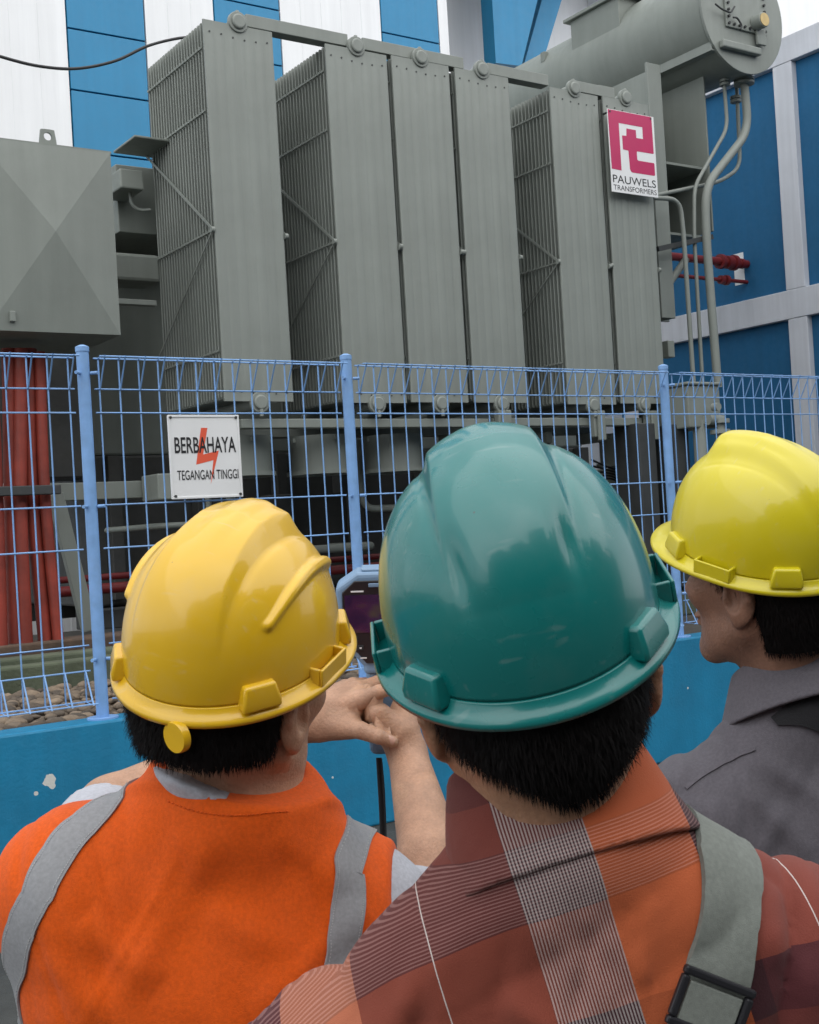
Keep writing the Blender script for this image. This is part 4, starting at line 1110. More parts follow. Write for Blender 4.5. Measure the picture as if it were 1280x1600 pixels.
def f_armL(p): return smin(rcone(p, shLL, elL, .048, .040), rcone(p, elL, wrL, .043, .027), .015)
def f_armR(p): return smin(rcone(p, shRL, elR, .048, .040), smin(rcone(p, elR, dn(elR, np.eye(3), *((wrR-elR)*.35)), .040, .043), rcone(p, elR+(wrR-elR)*.35, wrR, .043, .0265), .01), .015)
# hands -------------------------------------------------------------
def chain(p, pts, rad, k=.006):
    d = None
    for i in range(len(pts)-1):
        e = rcone(p, pts[i], pts[i+1], rad[i], rad[i+1]); d = e if d is None else smin(d, e, .002)
    return d
def hand_left(p):
    W = wrL
    K = [P(566, 1093, 1.722), P(560, 1078, 1.745), P(552, 1072, 1.765), P(540, 1074, 1.785)]
    d = rcone(p, W, P(492, 1120, 1.742), .027, .026)
    for i, k in enumerate(K):
        d = smin(d, rcone(p, P(490, 1116-3*i, 1.742+.010*i), k, .0195, .0125-.0006*i), .018)
    d = smin(d, rcone(p, P(500, 1135, 1.735), P(548, 1134, 1.720), .022, .017), .016)       # ball of the thumb
    d = smin(d, chain(p, [P(528, 1134, 1.722), P(563, 1141, 1.700), P(592, 1151, 1.694), P(613, 1159, 1.699)], [.016, .0120, .0105, .0078]), .009)
    d = smin(d, chain(p, [K[0], P(592, 1081, 1.712), P(609, 1077, 1.722), P(622, 1076, 1.735)], [.0118, .0098, .0088, .0076]), .007)
    d = smin(d, chain(p, [K[1], P(590, 1066, 1.772), P(603, 1078, 1.800), P(600, 1090, 1.812)], [.0115, .0096, .0085, .0075]), .004)
    d = smin(d, chain(p, [K[2], P(576, 1068, 1.800), P(592, 1082, 1.822), P(596, 1094, 1.826)], [.0112, .0094, .0084, .0073]), .004)
    d = smin(d, chain(p, [K[3], P(556, 1074, 1.815), P(574, 1086, 1.834), P(584, 1098, 1.836)], [.0102, .0084, .0075, .0066]), .004)
    return d
def hand_right(p):
    W = wrR
    K = [P(634, 1084, 1.775), P(646, 1098, 1.790), P(648, 1116, 1.798), P(644, 1134, 1.800)]
    d = rcone(p, W, P(626, 1146, 1.735), .0255, .026)
    for i, k in enumerate(K): d = smin(d, rcone(p, P(616+4*i, 1144, 1.738+.004*i), k, .0175, .0128-.0006*i), .018)
    d = smin(d, rcone(p, P(614, 1142, 1.727), P(596, 1118, 1.722), .019, .0155), .014)
    d = smin(d, chain(p, [P(606, 1134, 1.722), P(590, 1112, 1.716), P(580, 1095, 1.726), P(574, 1078, 1.738)], [.0145, .0118, .0104, .0082]), .008)
    for i, k in enumerate(K):
        y = 1084+17*i
        d = smin(d, chain(p, [k, P(626, y+4, 1.822+.002*i), P(598, y+6, 1.832), P(578, y+6, 1.818)], [.0118-.0005*i, .0098-.0005*i, .0088-.0004*i, .0076-.0004*i]), .004)
    return d
def f_skinL(p):
    t_ = torso(p, C7L, midL, shLL, shRL, TL, neckL, None, pelL, r_sh=.058, tr=.044)
    d = smin(HL.f(p), rcone(p, HL.w((-.002, -.022, -.07)), dn(neckL, TL, -.020, 0, 0), .049, .052), .020)
    d = smin(d, t_, .03)
    d = np.minimum(smin(d, smin(f_armL(p), hand_left(p), .012), .02), smin(d, smin(f_armR(p), hand_right(p), .012), .02))
    return smin(d, f_legs(p, LgL), .03)
def box_of(pts, m): q = np.array(pts); return q.min(0)-m, q.max(0)+m
bx = [(*box_of([HL.w((-.09, -.11, -.15)), HL.w((.09, .12, .10)), HL.w((.09, -.11, -.15)), HL.w((-.09, .12, .1)), neckL], .05), .0035),
      (*box_of([P(470, 1126, 1.74), P(655, 1060, 1.84), P(660, 1190, 1.70), P(480, 1060, 1.70)], .02), .0018)]
ba = [(*box_of([shLL, elL], .085), .007), (*box_of([elL, P(490, 1116, 1.742)], .05), .0035), (*box_of([shRL, elR], .085), .007), (*box_of([elR, wrR], .05), .0035)]
lowb = (*box_of([pelL, shLL, shRL]+[q for l in LgL for q in l], .16), .014)
body_mesh('body', f_skinL, bx+ba+[lowb], M['skin1'], pl)
eyes(pl, HL)
# thumb nail
nl = P(609, 1156.5, 1.6905); nax = [ray(620, 1162)-ray(600, 1153)]; nx_ = nax[0]/np.linalg.norm(nax[0]); nz_ = -AF; ny_ = np.cross(nz_, nx_)
V = []; F = []
for i in range(7):
    for j in range(7):
        a, b = i/3-1, j/3-1; rr = .0066*math.sqrt(max(0, 1-.35*a*a)); V.append(nl+nx_*a*.0072+ny_*b*.0058*math.sqrt(max(.15, 1-.5*max(a, 0)**2))+nz_*(.0014-.0022*b*b-.001*a*a))
for i in range(6):
    for j in range(6): F.append((i*7+j, i*7+j+1, (i+1)*7+j+1, (i+1)*7+j))
obj('thumbnail', V, F, M['nail'], pl, smooth=180)
# hair
def f_hairL(p):
    q = HL.loc(p); d = smin(HL.skull(p), rcone(p, HL.w((0, -.030, -.07)), dn(neckL, TL, 0, -.01, 0), .052, .050), .03)-.011
    d = np.maximum(d, -(q[:, 2]+.076+.06*np.abs(q[:, 0])))
    d = smax(d, q[:, 1]+.030, .006)
    return np.maximum(d, (p-np.array(POSE['L'][0]))@RL[:, 2]+.019)
lo, hi = box_of([HL.w((-.09, -.12, -.14)), HL.w((.09, .05, .06)), HL.w((.09, -.12, -.14)), HL.w((-.09, .05, .06))], .03)
def dirn(head):
    dnv = head.R@np.array([0, -.15, -1.0]); return lambda p, n: dnv+n*.10
add_hair(pl, HL, f_hairL, lo, hi, dirn(HL), 11000, 5, lambda P_: (P_-np.array(POSE['L'][0]))@RL[:, 2] < -.022)
# grey T-shirt, orange vest
def f_torsoL(p): return torso(p, C7L, midL, shLL, shRL, TL, neckL, None, pelL, r_sh=.058, tr=.044)
def foldL(p):
    q = (p-C7L)@TL
    return folds(p, TL@np.array([-.45, 0, 1]), TL@np.array([1, 0, .45]), .0060, 1.7, .5)*ss(.04, -.08, q[:, 2])
eRs, eLs = elR, elL
nkA, nkB = P(258, 1212, 1.20), P(452, 1246, 1.22); nkN = np.cross(nkB-nkA, CF_+.22*CU_); nkN /= np.linalg.norm(nkN)
def f_tee(p):
    d = f_torsoL(p)-.007
    a = rcone(p, shRL, shRL+(elR-shRL)*.98, .062, .060); a = np.maximum(a, (p-(shRL+(elR-shRL)*.80))@((elR-shRL)/np.linalg.norm(elR-shRL)))
    b = rcone(p, shLL, shLL+(elL-shLL)*.98, .062, .060); b = np.maximum(b, (p-(shLL+(elL-shLL)*.72))@((elL-shLL)/np.linalg.norm(elL-shLL)))
    d = smin(d, smin(a, b, .01), .02)+folds(p, CF_, CU_, .004, 2.2)
    col = np.maximum(rcone(p, dn(neckL, TL, 0, -.004, -.01), HL.w((0, -.030, -.085)), .066, .062), (p-dn(C7L, TL, 0, 0, .028))@TL[:, 2]-.1*((p-C7L)@TL[:, 1]))
    d = smin(d, col, .01)
    hole = rcone(p, neckL+TL[:, 2]*.02, HL.w((0, -.02, -.05)), .060, .060)
    d = np.maximum(d, (p-nkA)@nkN+.004-.018*ss(.05, -.09, (p-C7L)@TL[:, 0]))
    return np.maximum(np.maximum(d, -hole), pelL[2]-.06-p[:, 2])
body_obj('t_shirt', f_tee, *box_of([shLL, shRL, pelL-CU_*.1, elL, elR, neckL+CU_*.06], .11), .006, M['tshirt'], pl)
nrmR = TL@np.array([1, 0, .10]); nrmR /= np.linalg.norm(nrmR)
cutR = P(619, 1445, 1.28); cutL = P(-6, 1395, 1.24)
def f_vest(p):
    d = smin(f_torsoL(p), rcone(p, dn(shLL, TL, .02, 0, -.02), dn(shRL, TL, -.02, 0, -.02), .067, .067), .02)
    d = smin(d, rcone(p, dn(neckL, TL, 0, 0, -.02), dn(neckL, TL, 0, .012, .10), .067, .062), .03)-.017+foldL(p)
    d = d + creases(p, [((345, 1290), (185, 1560), .0045, .016), ((285, 1330), (130, 1600), .0016, .003), ((290, 1290), (240, 1420), .0035, .012), ((430, 1300), (540, 1400), .004, .014), ((575, 1430), (400, 1570), .006, .018),
                        ((610, 1490), (420, 1640), .006, .018), ((140, 1420), (260, 1520), .005, .016), ((80, 1480), (220, 1600), .005, .015), ((330, 1420), (470, 1480), .0035, .016)], 1.19)
    q = (p-C7L)@TL
    d = d - .004*np.exp(-((q[:, 2]-.012+.3*q[:, 1])/.008)**2)*(np.abs(q[:, 0]) < .11)      # bound neck edge
    d = smax(d, (p-cutR)@nrmR, .006)
    nl_ = TL@np.array([-1, 0, .05]); d = smax(d, (p-cutL)@(nl_/np.linalg.norm(nl_)), .006)
    hole = rcone(p, dn(neckL, TL, 0, .016, .0), dn(neckL, TL, 0, .05, .2), .064, .070)
    d = smax(d, -hole, .006)
    d = smax(d, (p-nkA)@nkN, .005)
    return np.maximum(d, pelL[2]-.02-p[:, 2])
body_obj('safety_vest', f_vest, *box_of([shLL, shRL, pelL, C7L], .13), .005, M['orange'], pl)
def px_rail(f, pts, extra_start=(), extra_end=()):
    out = []
    for x, y in pts:
        q = cast_on(f, x, y)
        if q is not None: out.append(q)
    return list(extra_start)+out+list(extra_end)
def stripe_pts(f, lp, rp, over=None, down=None):
    A, B_ = [], []
    for (a, b) in zip(lp, rp):
        p, q = cast_on(f, *a), cast_on(f, *b)
        if p is not None and q is not None: A.append(p); B_.append(q)
    if over is not None:
        A.insert(0, drop_on(f, A[0]+over)); B_.insert(0, drop_on(f, B_[0]+over))
    if down is not None:
        A.append(drop_on(f, A[-1]+down)); B_.append(drop_on(f, B_[-1]+down))
    return A, B_
def tape(f, centre, width, mat_, parent, over=None, down=None, name='reflective_tape', stitch=True):
    C_ = [q for q in (cast_on(f, *c) for c in centre) if q is not None]
    if over is not None:
        for o in over: C_.insert(0, drop_on(f, C_[0]+o))
    if down is not None:
        for o in down: C_.append(drop_on(f, C_[-1]+o))
    C_ = spline(C_, 4); Lr, Rr = [], []
    for i_, c in enumerate(C_):
        t_ = C_[min(i_+4, len(C_)-1)]-C_[max(i_-4, 0)]; g = grad(f, c, .03); s_ = np.cross(t_, g); s_ /= np.linalg.norm(s_)
        Lr.append(drop_on(f, c-s_*width/2)); Rr.append(drop_on(f, c+s_*width/2))
    tp = strip(name, f, Lr, Rr, mat_, parent, lift=.0012, thick=.0012, nu=4, sub=2)
    for rail, sg in (((Lr, 1), (Rr, -1)) if stitch else ()):                                  # stitching along both edges
        m_ = MB(); rs = spline([a+(b-a)*.09 for a, b in zip(*((Lr, Rr) if sg == 1 else (Rr, Lr)))], 6)
        for k in range(0, len(rs)-1, 2):
            a, b = rs[k], rs[k+1]; g = grad(f, a); m_.tube([drop_on(f, a)+g*.0027, drop_on(f, b)+g*.0027], .00045, 4)
        m_.build('stitching', M['stitch'], tp, smooth=0)
    return tp
M['stitch'] = mat('grey_thread', (.42, .42, .42), .8, .05)
tape(f_vest, [(546, 1345), (547, 1365), (546, 1400), (541, 1445), (533, 1500), (526, 1570)], .036, M['silver'], pl, [CF_*.05+CU_*.012, CF_*.05-CU_*.01], [-CU_*.08, -CU_*.08])
tape(f_vest, [(152, 1268), (112, 1305), (80, 1350), (54, 1400), (33, 1450), (22, 1500), (24, 1550)], .036, M['silver'], pl, [CF_*.04+CR_*.02, CF_*.05+CR_*.01], [-CU_*.07+CR_*.01, -CU_*.08+CR_*.01])
nb = [q for q in (cast_on(f_vest, *c) for c in ((262, 1252), (300, 1266), (340, 1273), (380, 1274), (420, 1270), (452, 1268))) if q is not None]
if len(nb) > 3:
    m_ = MB(); rs_ = spline(nb, 12)
    for k in range(0, len(rs_)-1, 2): m_.tube([drop_on(f_vest, rs_[k])+grad(f_vest, rs_[k])*.0008, drop_on(f_vest, rs_[k+1])+grad(f_vest, rs_[k+1])*.0008], .0007, 4)
    m_.build('neck_stitching', M['orange'], pl, smooth=0)
lower_clothes(pl, pelL, LgL, pelL[2]+.04)

# the thermal camera in his hands
dq = np.array([AR*math.cos(R_(2))+AU*math.sin(R_(2)), AU*math.cos(R_(2))-AR*math.sin(R_(2)), AF]); dn_ = dq[2]*-1
tilt = R_(8); dv = dq[1]*math.cos(tilt)-dq[2]*math.sin(tilt); dw = -(dq[2]*math.cos(tilt)+dq[1]*math.sin(tilt)); du = np.cross(dv, dw)
dv_ = dv; OC = P(596, 965, 1.765)
TC = thing('thermal_camera', 'grey blue handheld thermal camera with a dark screen in the left man hands', 'thermal camera', tuple(OC))
k_ = 1.765/FPX
def cam_prism(poly, z0, z1, name, m_, parent, bevel=.0, sx=1):
    pts = [(x*k_, -y*k_) for x, y in poly]
    a = sum(pts[i][0]*pts[(i+1) % len(pts)][1]-pts[(i+1) % len(pts)][0]*pts[i][1] for i in range(len(pts)))
    if a < 0: pts = pts[::-1]
    return MB().prism(pts, (OC+dw*z0, du, dv_, dw), z1-z0).build(name, m_, parent, smooth=0, bevel=bevel, seg=3)
body_poly = [(-36, -72), (36, -72), (70, -50), (70, 42), (46, 60), (31, 78), (31, 92), (-31, 92), (-31, 78), (-46, 60), (-70, 42), (-70, -50)]
cb_ = cam_prism(body_poly, -.052, .0, 'housing', M['camblue'], TC, .007)
cam_prism([(-28, 84), (28, 84), (24, 227), (-27, 227)], -.040, -.006, 'handle', M['camblue'], TC, .010)
cam_prism([(-40, -60), (40, -60), (60, -42), (60, 36), (38, 56), (26, 72), (-26, 72), (-38, 56), (-60, 36), (-60, -42)], .0003, .004, 'face_plate', M['camblack'], TC, .0015)
def screen_mat():
    m_ = bpy.data.materials.new('thermal_screen'); m_.use_nodes = True; t = m_.node_tree; N = t.nodes; L = t.links; b = N['Principled BSDF']
    tc = N.new('ShaderNodeTexCoord'); nz = N.new('ShaderNodeTexNoise'); nz.inputs['Scale'].default_value = 26; nz.inputs['Detail'].default_value = 2
    r = N.new('ShaderNodeValToRGB'); r.color_ramp.elements[0].position = .40; r.color_ramp.elements[0].color = (.005, .004, .018, 1)
    r.color_ramp.elements[1].position = .66; r.color_ramp.elements[1].color = (.030, .026, .012, 1)
    e = r.color_ramp.elements.new(.53); e.color = (.016, .006, .022, 1)
    L.new(tc.outputs['Object'], nz.inputs['Vector']); L.new(nz.outputs['Fac'], r.inputs['Fac']); L.new(r.outputs['Color'], b.inputs['Base Color'])
    L.new(r.outputs['Color'], b.inputs['Emission Color']); b.inputs['Emission Strength'].default_value = .5; b.inputs['Roughness'].default_value = .12
    return m_
cam_prism([(-56, -38), (56, -38), (56, 22), (-56, 22)], .0042, .0050, 'screen', screen_mat(), TC)
cam_prism([(-13, 32), (13, 32), (13, 52), (-13, 52)], .0042, .0066, 'pad_button', M['camblack'], TC, .002)
for x, y in ((-42, 32), (-34, 46), (34, 46), (42, 32)): cam_prism([(x-5, y-4), (x+5, y-4), (x+5, y+4), (x-5, y+4)], .0042, .0060, 'button', M['webbing'], TC, .0012)
for x, y, hw in ((-42, 32, 1.6), (-34, 46, 1.6), (-30, 62, 5)): cam_prism([(x-hw, y-1), (x+hw, y-1), (x+hw, y+1), (x-hw, y+1)], .0061, .0064, 'button_mark', M['signwhite'], TC)
cam_prism([(-46, -45), (-26, -45), (-26, -42.5), (-46, -42.5)], .0042, .0046, 'plate_mark', M['signwhite'], TC)
cam_prism([(-18, -56), (18, -56), (18, -50), (-18, -50)], .0042, .0064, 'speaker_slot', M['camblue'], TC, .001)
cam_prism([(-30, -76), (30, -76), (26, -71), (-26, -71)], -.045, -.008, 'top_pad', M['camblue'], TC, .003)
MB().cyl(OC-dw*.050-dv_*.0, OC-dw*.095, .024, 24).build('lens', M['camblack'], TC, smooth=40, bevel=.003)
st_ = [P(592, 1184, 1.78), P(594, 1215, 1.775), P(597, 1270, 1.77), P(599, 1330, 1.765), P(601, 1400, 1.76), P(606, 1460, 1.765), P(603, 1400, 1.772), P(598, 1250, 1.784), P(593, 1186, 1.787)]
MB().tube(spline(st_, 8), .0042, 8).build('wrist_strap', M['strapblack'], TC, smooth=60)

# ------------------------------------------------------------------ man in the middle: plaid shirt
pg = thing('person', 'man in an orange and maroon plaid shirt seen from behind in the middle', 'person', (.66, .78, 0), 'men looking at the transformer')
HG = Head(POSE['G'][0], RG, -.02, .16, -.16)
TG = rot_local(.0, -.08, -.24)
C7G = P(900, 1345, .895)
shLG, shRG = P(533, 1702, 1.0), P(1212, 1522, .98)
midG = (shLG+shRG)/2
pelG = np.array([midG[0]-.02*CR_[0], midG[1], C7G[2]-.47])
LgG = legs(C7G[2], pelG, TG)
neckG = dn(C7G, TG, -.004, .055, .012)
elLG = shLG+CR_*-.05-CU_*.27+CF_*.02; wrLG = elLG+CF_*.18-CU_*.16+CR_*.03
elRG = shRG+CR_*.05-CU_*.27+CF_*.02; wrRG = elRG+CF_*.18-CU_*.16-CR_*.03
def f_torsoG(p): return torso(p, C7G, midG, shLG, shRG, TG, neckG, None, pelG, r_sh=.062, bulk=1.06)
def simple_hand(p, el, wr):
    d = (wr-el)/np.linalg.norm(wr-el); sd = np.cross(d, CR_); sd /= np.linalg.norm(sd)
    f_ = rcone(p, wr, wr+d*.05, .026, .026)
    for i, x in enumerate((-.030, -.010, .010, .029)):
        k = wr+d*.085+sd*x
        f_ = smin(f_, rcone(p, wr+d*.03+sd*x*.6, k, .018, .0125), .014)
        f_ = smin(f_, chain(p, [k, k+d*.035-CU_*.004, k+d*.058-CU_*.016, k+d*.07-CU_*.03], [.0105, .0092, .0085, .0075]), .004)
    return smin(f_, chain(p, [wr+d*.03+sd*.02, wr+d*.06+sd*.048, wr+d*.09+sd*.056], [.016, .0125, .009]), .01)
def f_skinG(p):
    d = smin(HG.f(p), rcone(p, HG.w((0, -.022, -.07)), neckG, .058, .062), .025)
    d = smin(d, f_torsoG(p), .03)
    for s_, e_, w_ in ((shLG, elLG, wrLG), (shRG, elRG, wrRG)):
        a = smin(rcone(p, s_, e_, .050, .042), rcone(p, e_, w_, .043, .027), .015); d = smin(d, smin(a, simple_hand(p, e_, w_), .012), .02)
    return smin(d, f_legs(p, LgG), .03)
hb_ = lambda H: box_of([H.w((-.09, -.11, -.15)), H.w((.09, .12, .10)), H.w((.09, -.11, -.15)), H.w((-.09, .12, .1))], .05)
lo, hi = hb_(HG); lo = np.minimum(lo, neckG-.07); hi = np.maximum(hi, neckG+.07)
body_mesh('body', f_skinG, [(lo, hi, .0035), (*box_of([pelG, shLG, shRG]+[q for l in LgG for q in l], .16), .014), (*box_of([wrLG, elLG], .13), .004), (*box_of([wrRG, elRG], .13), .004)], M['skin2'], pg)
eyes(pg, HG)
def f_hairG(p):
    q = HG.loc(p); d = smin(HG.skull(p), rcone(p, HG.w((0, -.028, -.06)), dn(neckG, TG, 0, -.012, .0), .052, .043), .03)-.0075
    d = np.maximum(d, -(q[:, 2]+.108-.70*np.maximum(np.abs(q[:, 0]-.010)-.012, 0)))
    d = smax(d, q[:, 1]+.030, .006)
    return np.maximum(d, (p-np.array(POSE['G'][0]))@RG[:, 2]+.019)
lo, hi = box_of([HG.w((-.09, -.12, -.17)), HG.w((.09, .05, .06)), HG.w((.09, -.12, -.17)), HG.w((-.09, .05, .06))], .03)
add_hair(pg, HG, f_hairG, lo, hi, dirn(HG), 11000, 9, lambda P_: (P_-np.array(POSE['G'][0]))@RG[:, 2] < -.022)
def uvG(p):
    q = (p-C7G)@TG
    return np.stack([q[:, 0]+.25*np.maximum(q[:, 1]-.06, 0)*0, q[:, 2]+1.0*q[:, 0]**2*(q[:, 0] < 0)+.35*q[:, 0]**2*(q[:, 0] > 0)], 1)
def plaid(name):
    m_ = fabric(name, (.5, .5, .5), .85, .04, 900, .2, .30, 8)
    t = m_.node_tree; N = t.nodes; L = t.links; b = N['Principled BSDF']
    for l in list(b.inputs['Base Color'].links): base = l.from_socket; L.remove(l)
    uvn = N.new('ShaderNodeUVMap'); uvn.uv_map = 'cloth'; nzz = N.new('ShaderNodeTexNoise'); nzz.inputs['Scale'].default_value = 14
    tc = N.new('ShaderNodeTexCoord'); L.new(tc.outputs['Object'], nzz.inputs['Vector'])
    wob = N.new('ShaderNodeVectorMath'); wob.operation = 'MULTIPLY_ADD'; wob.inputs[1].default_value = (.0025, .0025, 0); L.new(nzz.outputs['Color'], wob.inputs[0]); L.new(uvn.outputs['UV'], wob.inputs[2])
    sep = N.new('ShaderNodeSeparateXYZ'); L.new(wob.outputs[0], sep.inputs[0])
    def m(op, a, bb=None, c=None):
        q = N.new('ShaderNodeMath'); q.operation = op
        for i, s_ in enumerate((a, bb, c)):
            if s_ is None: continue
            if isinstance(s_, (int, float)): q.inputs[i].default_value = s_
            else: L.new(s_, q.inputs[i])
        return q.outputs[0]
    def bands(src, lo, hi, stops, period=None):
        x = m('SUBTRACT', src, lo); x = m('DIVIDE', x, hi-lo)
        if period: x = m('FRACT', x)
        r = N.new('ShaderNodeValToRGB'); r.color_ramp.interpolation = 'CONSTANT'; cr = r.color_ramp
        for i, (pos, c) in enumerate(stops):
            pos = (pos-lo)/(hi-lo)
            e = cr.elements[i] if i < 1 else (cr.elements[1] if i == 1 else cr.elements.new(pos)); e.position = pos; e.color = (*c, 1)
        L.new(x, r.inputs['Fac']); return r.outputs['Color']
    def stripes(src, per, duty): return m('LESS_THAN', m('FRACT', m('DIVIDE', src, per)), duty)
    def mix(f_, a, c):
        x = N.new('ShaderNodeMix'); x.data_type = 'RGBA'
        for i, s_ in ((0, f_), (6, a), (7, c)):
            if hasattr(s_, 'links') or hasattr(s_, 'is_linked'): L.new(s_, x.inputs[i])
            else: x.inputs[i].default_value = s_ if i == 0 else (*s_, 1)
        return x.outputs[2]
    rust, orange, maroon, peach, dred, cream = (.155, .037, .027), (.60, .135, .034), (.046, .014, .018), (.54, .19, .10), (.110, .025, .027), (.52, .48, .46)
    U_, V_ = sep.outputs[0], sep.outputs[1]
    warp = bands(U_, -.44, .36, [(-.44, rust), (-.30, dred), (-.25, peach), (-.186, rust), (-.047, maroon), (.012, orange), (.088, maroon), (.106, dred), (.20, orange), (.26, rust)])
    mask = bands(U_, -.44, .36, [(-.44, (0, 0, 0)), (-.047, (1, 1, 1)), (.012, (0, 0, 0)), (.26, (1, 1, 1)), (.30, (0, 0, 0))])
    warp = mix(m('MULTIPLY', stripes(U_, .0024, .5), mask), warp, cream)
    thread = m('LESS_THAN', m('ABSOLUTE', m('SUBTRACT', m('PINGPONG', m('ADD', U_, 10-.0), 5), 5)), .0) 
    weft = bands(V_, -.46, .20, [(-.46, rust), (-.40, maroon), (-.345, rust), (-.285, maroon), (-.235, rust), (-.175, (.15, .038, .027)), (-.142, maroon), (-.100, (.275, .066, .036)), (-.026, maroon), (.026, rust), (.060, maroon), (.10, rust)])
    wm_ = bands(V_, -.46, .20, [(-.46, (0, 0, 0)), (-.285, (1, 1, 1)), (-.235, (0, 0, 0)), (-.026, (1, 1, 1)), (.026, (0, 0, 0)), (.10, (1, 1, 1))])
    weft = mix(m('MULTIPLY', stripes(V_, .0023, .42), wm_), weft, (.27, .16, .15))
    c = mix(.5, warp, weft)
    # thin pale threads woven along the back
    for pos in (-.118, .158):
        k = m('LESS_THAN', m('ABSOLUTE', m('SUBTRACT', U_, pos)), .00045); c = mix(k, c, (.55, .48, .45))
    # faint darker diagonal twill lines
    tw = stripes(m('ADD', U_, V_), .0013, .5)
    c = mix(m('MULTIPLY', tw, .10), c, (.03, .01, .01))
    L.new(c, b.inputs['Base Color'])
    return m_
M['plaid'] = plaid('plaid_cotton')
def foldG(p):
    q = (p-C7G)@TG
    return folds(p, TG@np.array([.55, 0, 1]), TG@np.array([1, 0, -.55]), .0095, 4.4, .5)*ss(.0, -.10, q[:, 2]) + folds(p, TG@np.array([1, 0, .3]), TG@np.array([-.3, 0, 1]), .0032, 8.1)
def f_shirtG(p):
    d = f_torsoG(p)
    for s_, e_, w_ in ((shLG, elLG, wrLG), (shRG, elRG, wrRG)):
        a = smin(rcone(p, s_, e_, .058, .054), rcone(p, e_, w_, .052, .040), .015); a = np.maximum(a, (p-w_)@((w_-e_)/np.linalg.norm(w_-e_)))
        d = smin(d, a, .025)
    d = d-.014+foldG(p)+creases(p, [((830, 1410), (965, 1570), .0045, .011), ((895, 1400), (1010, 1520), .0035, .009), ((640, 1440), (540, 1590), .005, .013), ((730, 1400), (640, 1600), .004, .014), ((1010, 1380), (975, 1600), .004, .010), ((1190, 1440), (1285, 1560), .005, .012), ((780, 1540), (900, 1620), .005, .012), ((570, 1480), (470, 1580), .0035, .012)], .90)
    hole = rcone(p, neckG-TG[:, 2]*.02, dn(neckG, TG, 0, .02, .2), .066, .075)
    return np.maximum(np.maximum(smax(d, -hole, .006), pelG[2]-.10-p[:, 2]), (p-dn(C7G, TG, 0, 0, .045))@TG[:, 2])
shirt = body_obj('plaid_shirt', f_shirtG, *box_of([shLG, shRG, pelG-CU_*.1, elLG, elRG, wrLG, wrRG, C7G], .12), .006, M['plaid'], pg, uv=uvG)
def collar(f_body, C7, T, neck, ax_tilt, r0, r1, h0, h1, thick, fwd=.0, drop=.25):
    """fold-down collar: a flaring band round the neck, lower in front"""
    c = dn(C7, T, 0, fwd, 0)
    def f(p):
        q = (p-c)@T
        z = q[:, 2]-ax_tilt*q[:, 1]
        t = np.clip((z-h0)/(h1-h0), 0, 1)
        r = r1+(r0-r1)*t**.8
        rad = np.sqrt((q[:, 0]/1.06)**2+(q[:, 1]/.98)**2)
        d = np.abs(rad-r)*.9-thick
        d = smax(d, np.maximum(h0-z, z-h1), .004)
        return d+folds(p, T@np.array([1., 0, 0]), T@np.array([0, 0, 1.]), .0018, 5.5)
    return f, c
fc, cc = collar(None, C7G, TG, neckG, -.30, .065, .095, -.020, .074, .0040, fwd=.060)
body_obj('collar', fc, cc-.13, cc+.13, .0035, M['plaid'], pg, uv=uvG)
# shoulder strap of his sling bag, with a buckle
SB = thing('bag_strap', 'olive grey webbing strap with a black buckle over the plaid shoulder', 'strap', tuple(P(1130, 1400, .92)))
lp_ = [(1088, 1312), (1094, 1350), (1096, 1400), (1086, 1460), (1068, 1520), (1048, 1580), (1034, 1640)]
rp_ = [(1176, 1338), (1183, 1365), (1184, 1410), (1178, 1470), (1168, 1530), (1154, 1590), (1142, 1650)]
A, B_ = stripe_pts(f_shirtG, lp_, rp_, None, None)
for k in range(3):
    A.insert(0, drop_on(f_shirtG, A[0]+CF_*.045+CU_*(.012-.02*k))); B_.insert(0, drop_on(f_shirtG, B_[0]+CF_*.045+CU_*(.012-.02*k)))
for k in range(4):
    A.append(drop_on(f_shirtG, A[-1]-CU_*.06-CR_*.018)); B_.append(drop_on(f_shirtG, B_[-1]-CU_*.06-CR_*.018))
strip('webbing', f_shirtG, A, B_, M['strap'], SB, lift=.003, thick=.0025, nu=8)
bc = cast_on(f_shirtG, 1102, 1566); gb = grad(f_shirtG, bc)
bu = P(1165, 1530, .9)-P(1060, 1480, .9); bu -= gb*(bu@gb); bu /= np.linalg.norm(bu)
# buckle axes: across the strap (bu) and along it (bv)
bu = (P(1163, 1568, .9)-P(1062, 1526, .9)); bu -= gb*(bu@gb); bu /= np.linalg.norm(bu); bv_ = np.cross(gb, bu)
o_ = bc+gb*.006
fr = MB(); w2, h2, tt = .0285, .021, .0062
for (a, b) in (((-w2, h2-tt), (w2, h2)), ((-w2, -h2), (w2, -h2+tt)), ((-w2, -h2+tt), (-w2+tt, h2-tt)), ((w2-tt, -h2+tt), (w2, h2-tt))):
    fr.prism([(a[0], a[1]), (b[0], a[1]), (b[0], b[1]), (a[0], b[1])], (o_, bu, bv_, gb), .006)
fr.build('buckle', M['camblack'], SB, smooth=0, bevel=.0018)
MB().prism([(-.021, -.040), (.021, -.040), (.021, .012), (-.021, .012)], (o_+gb*.0015, bu, bv_, gb), .003).build('strap_tail', M['strap'], SB, smooth=0, bevel=.001)
lower_clothes(pg, pelG, LgG, pelG[2]+.03)

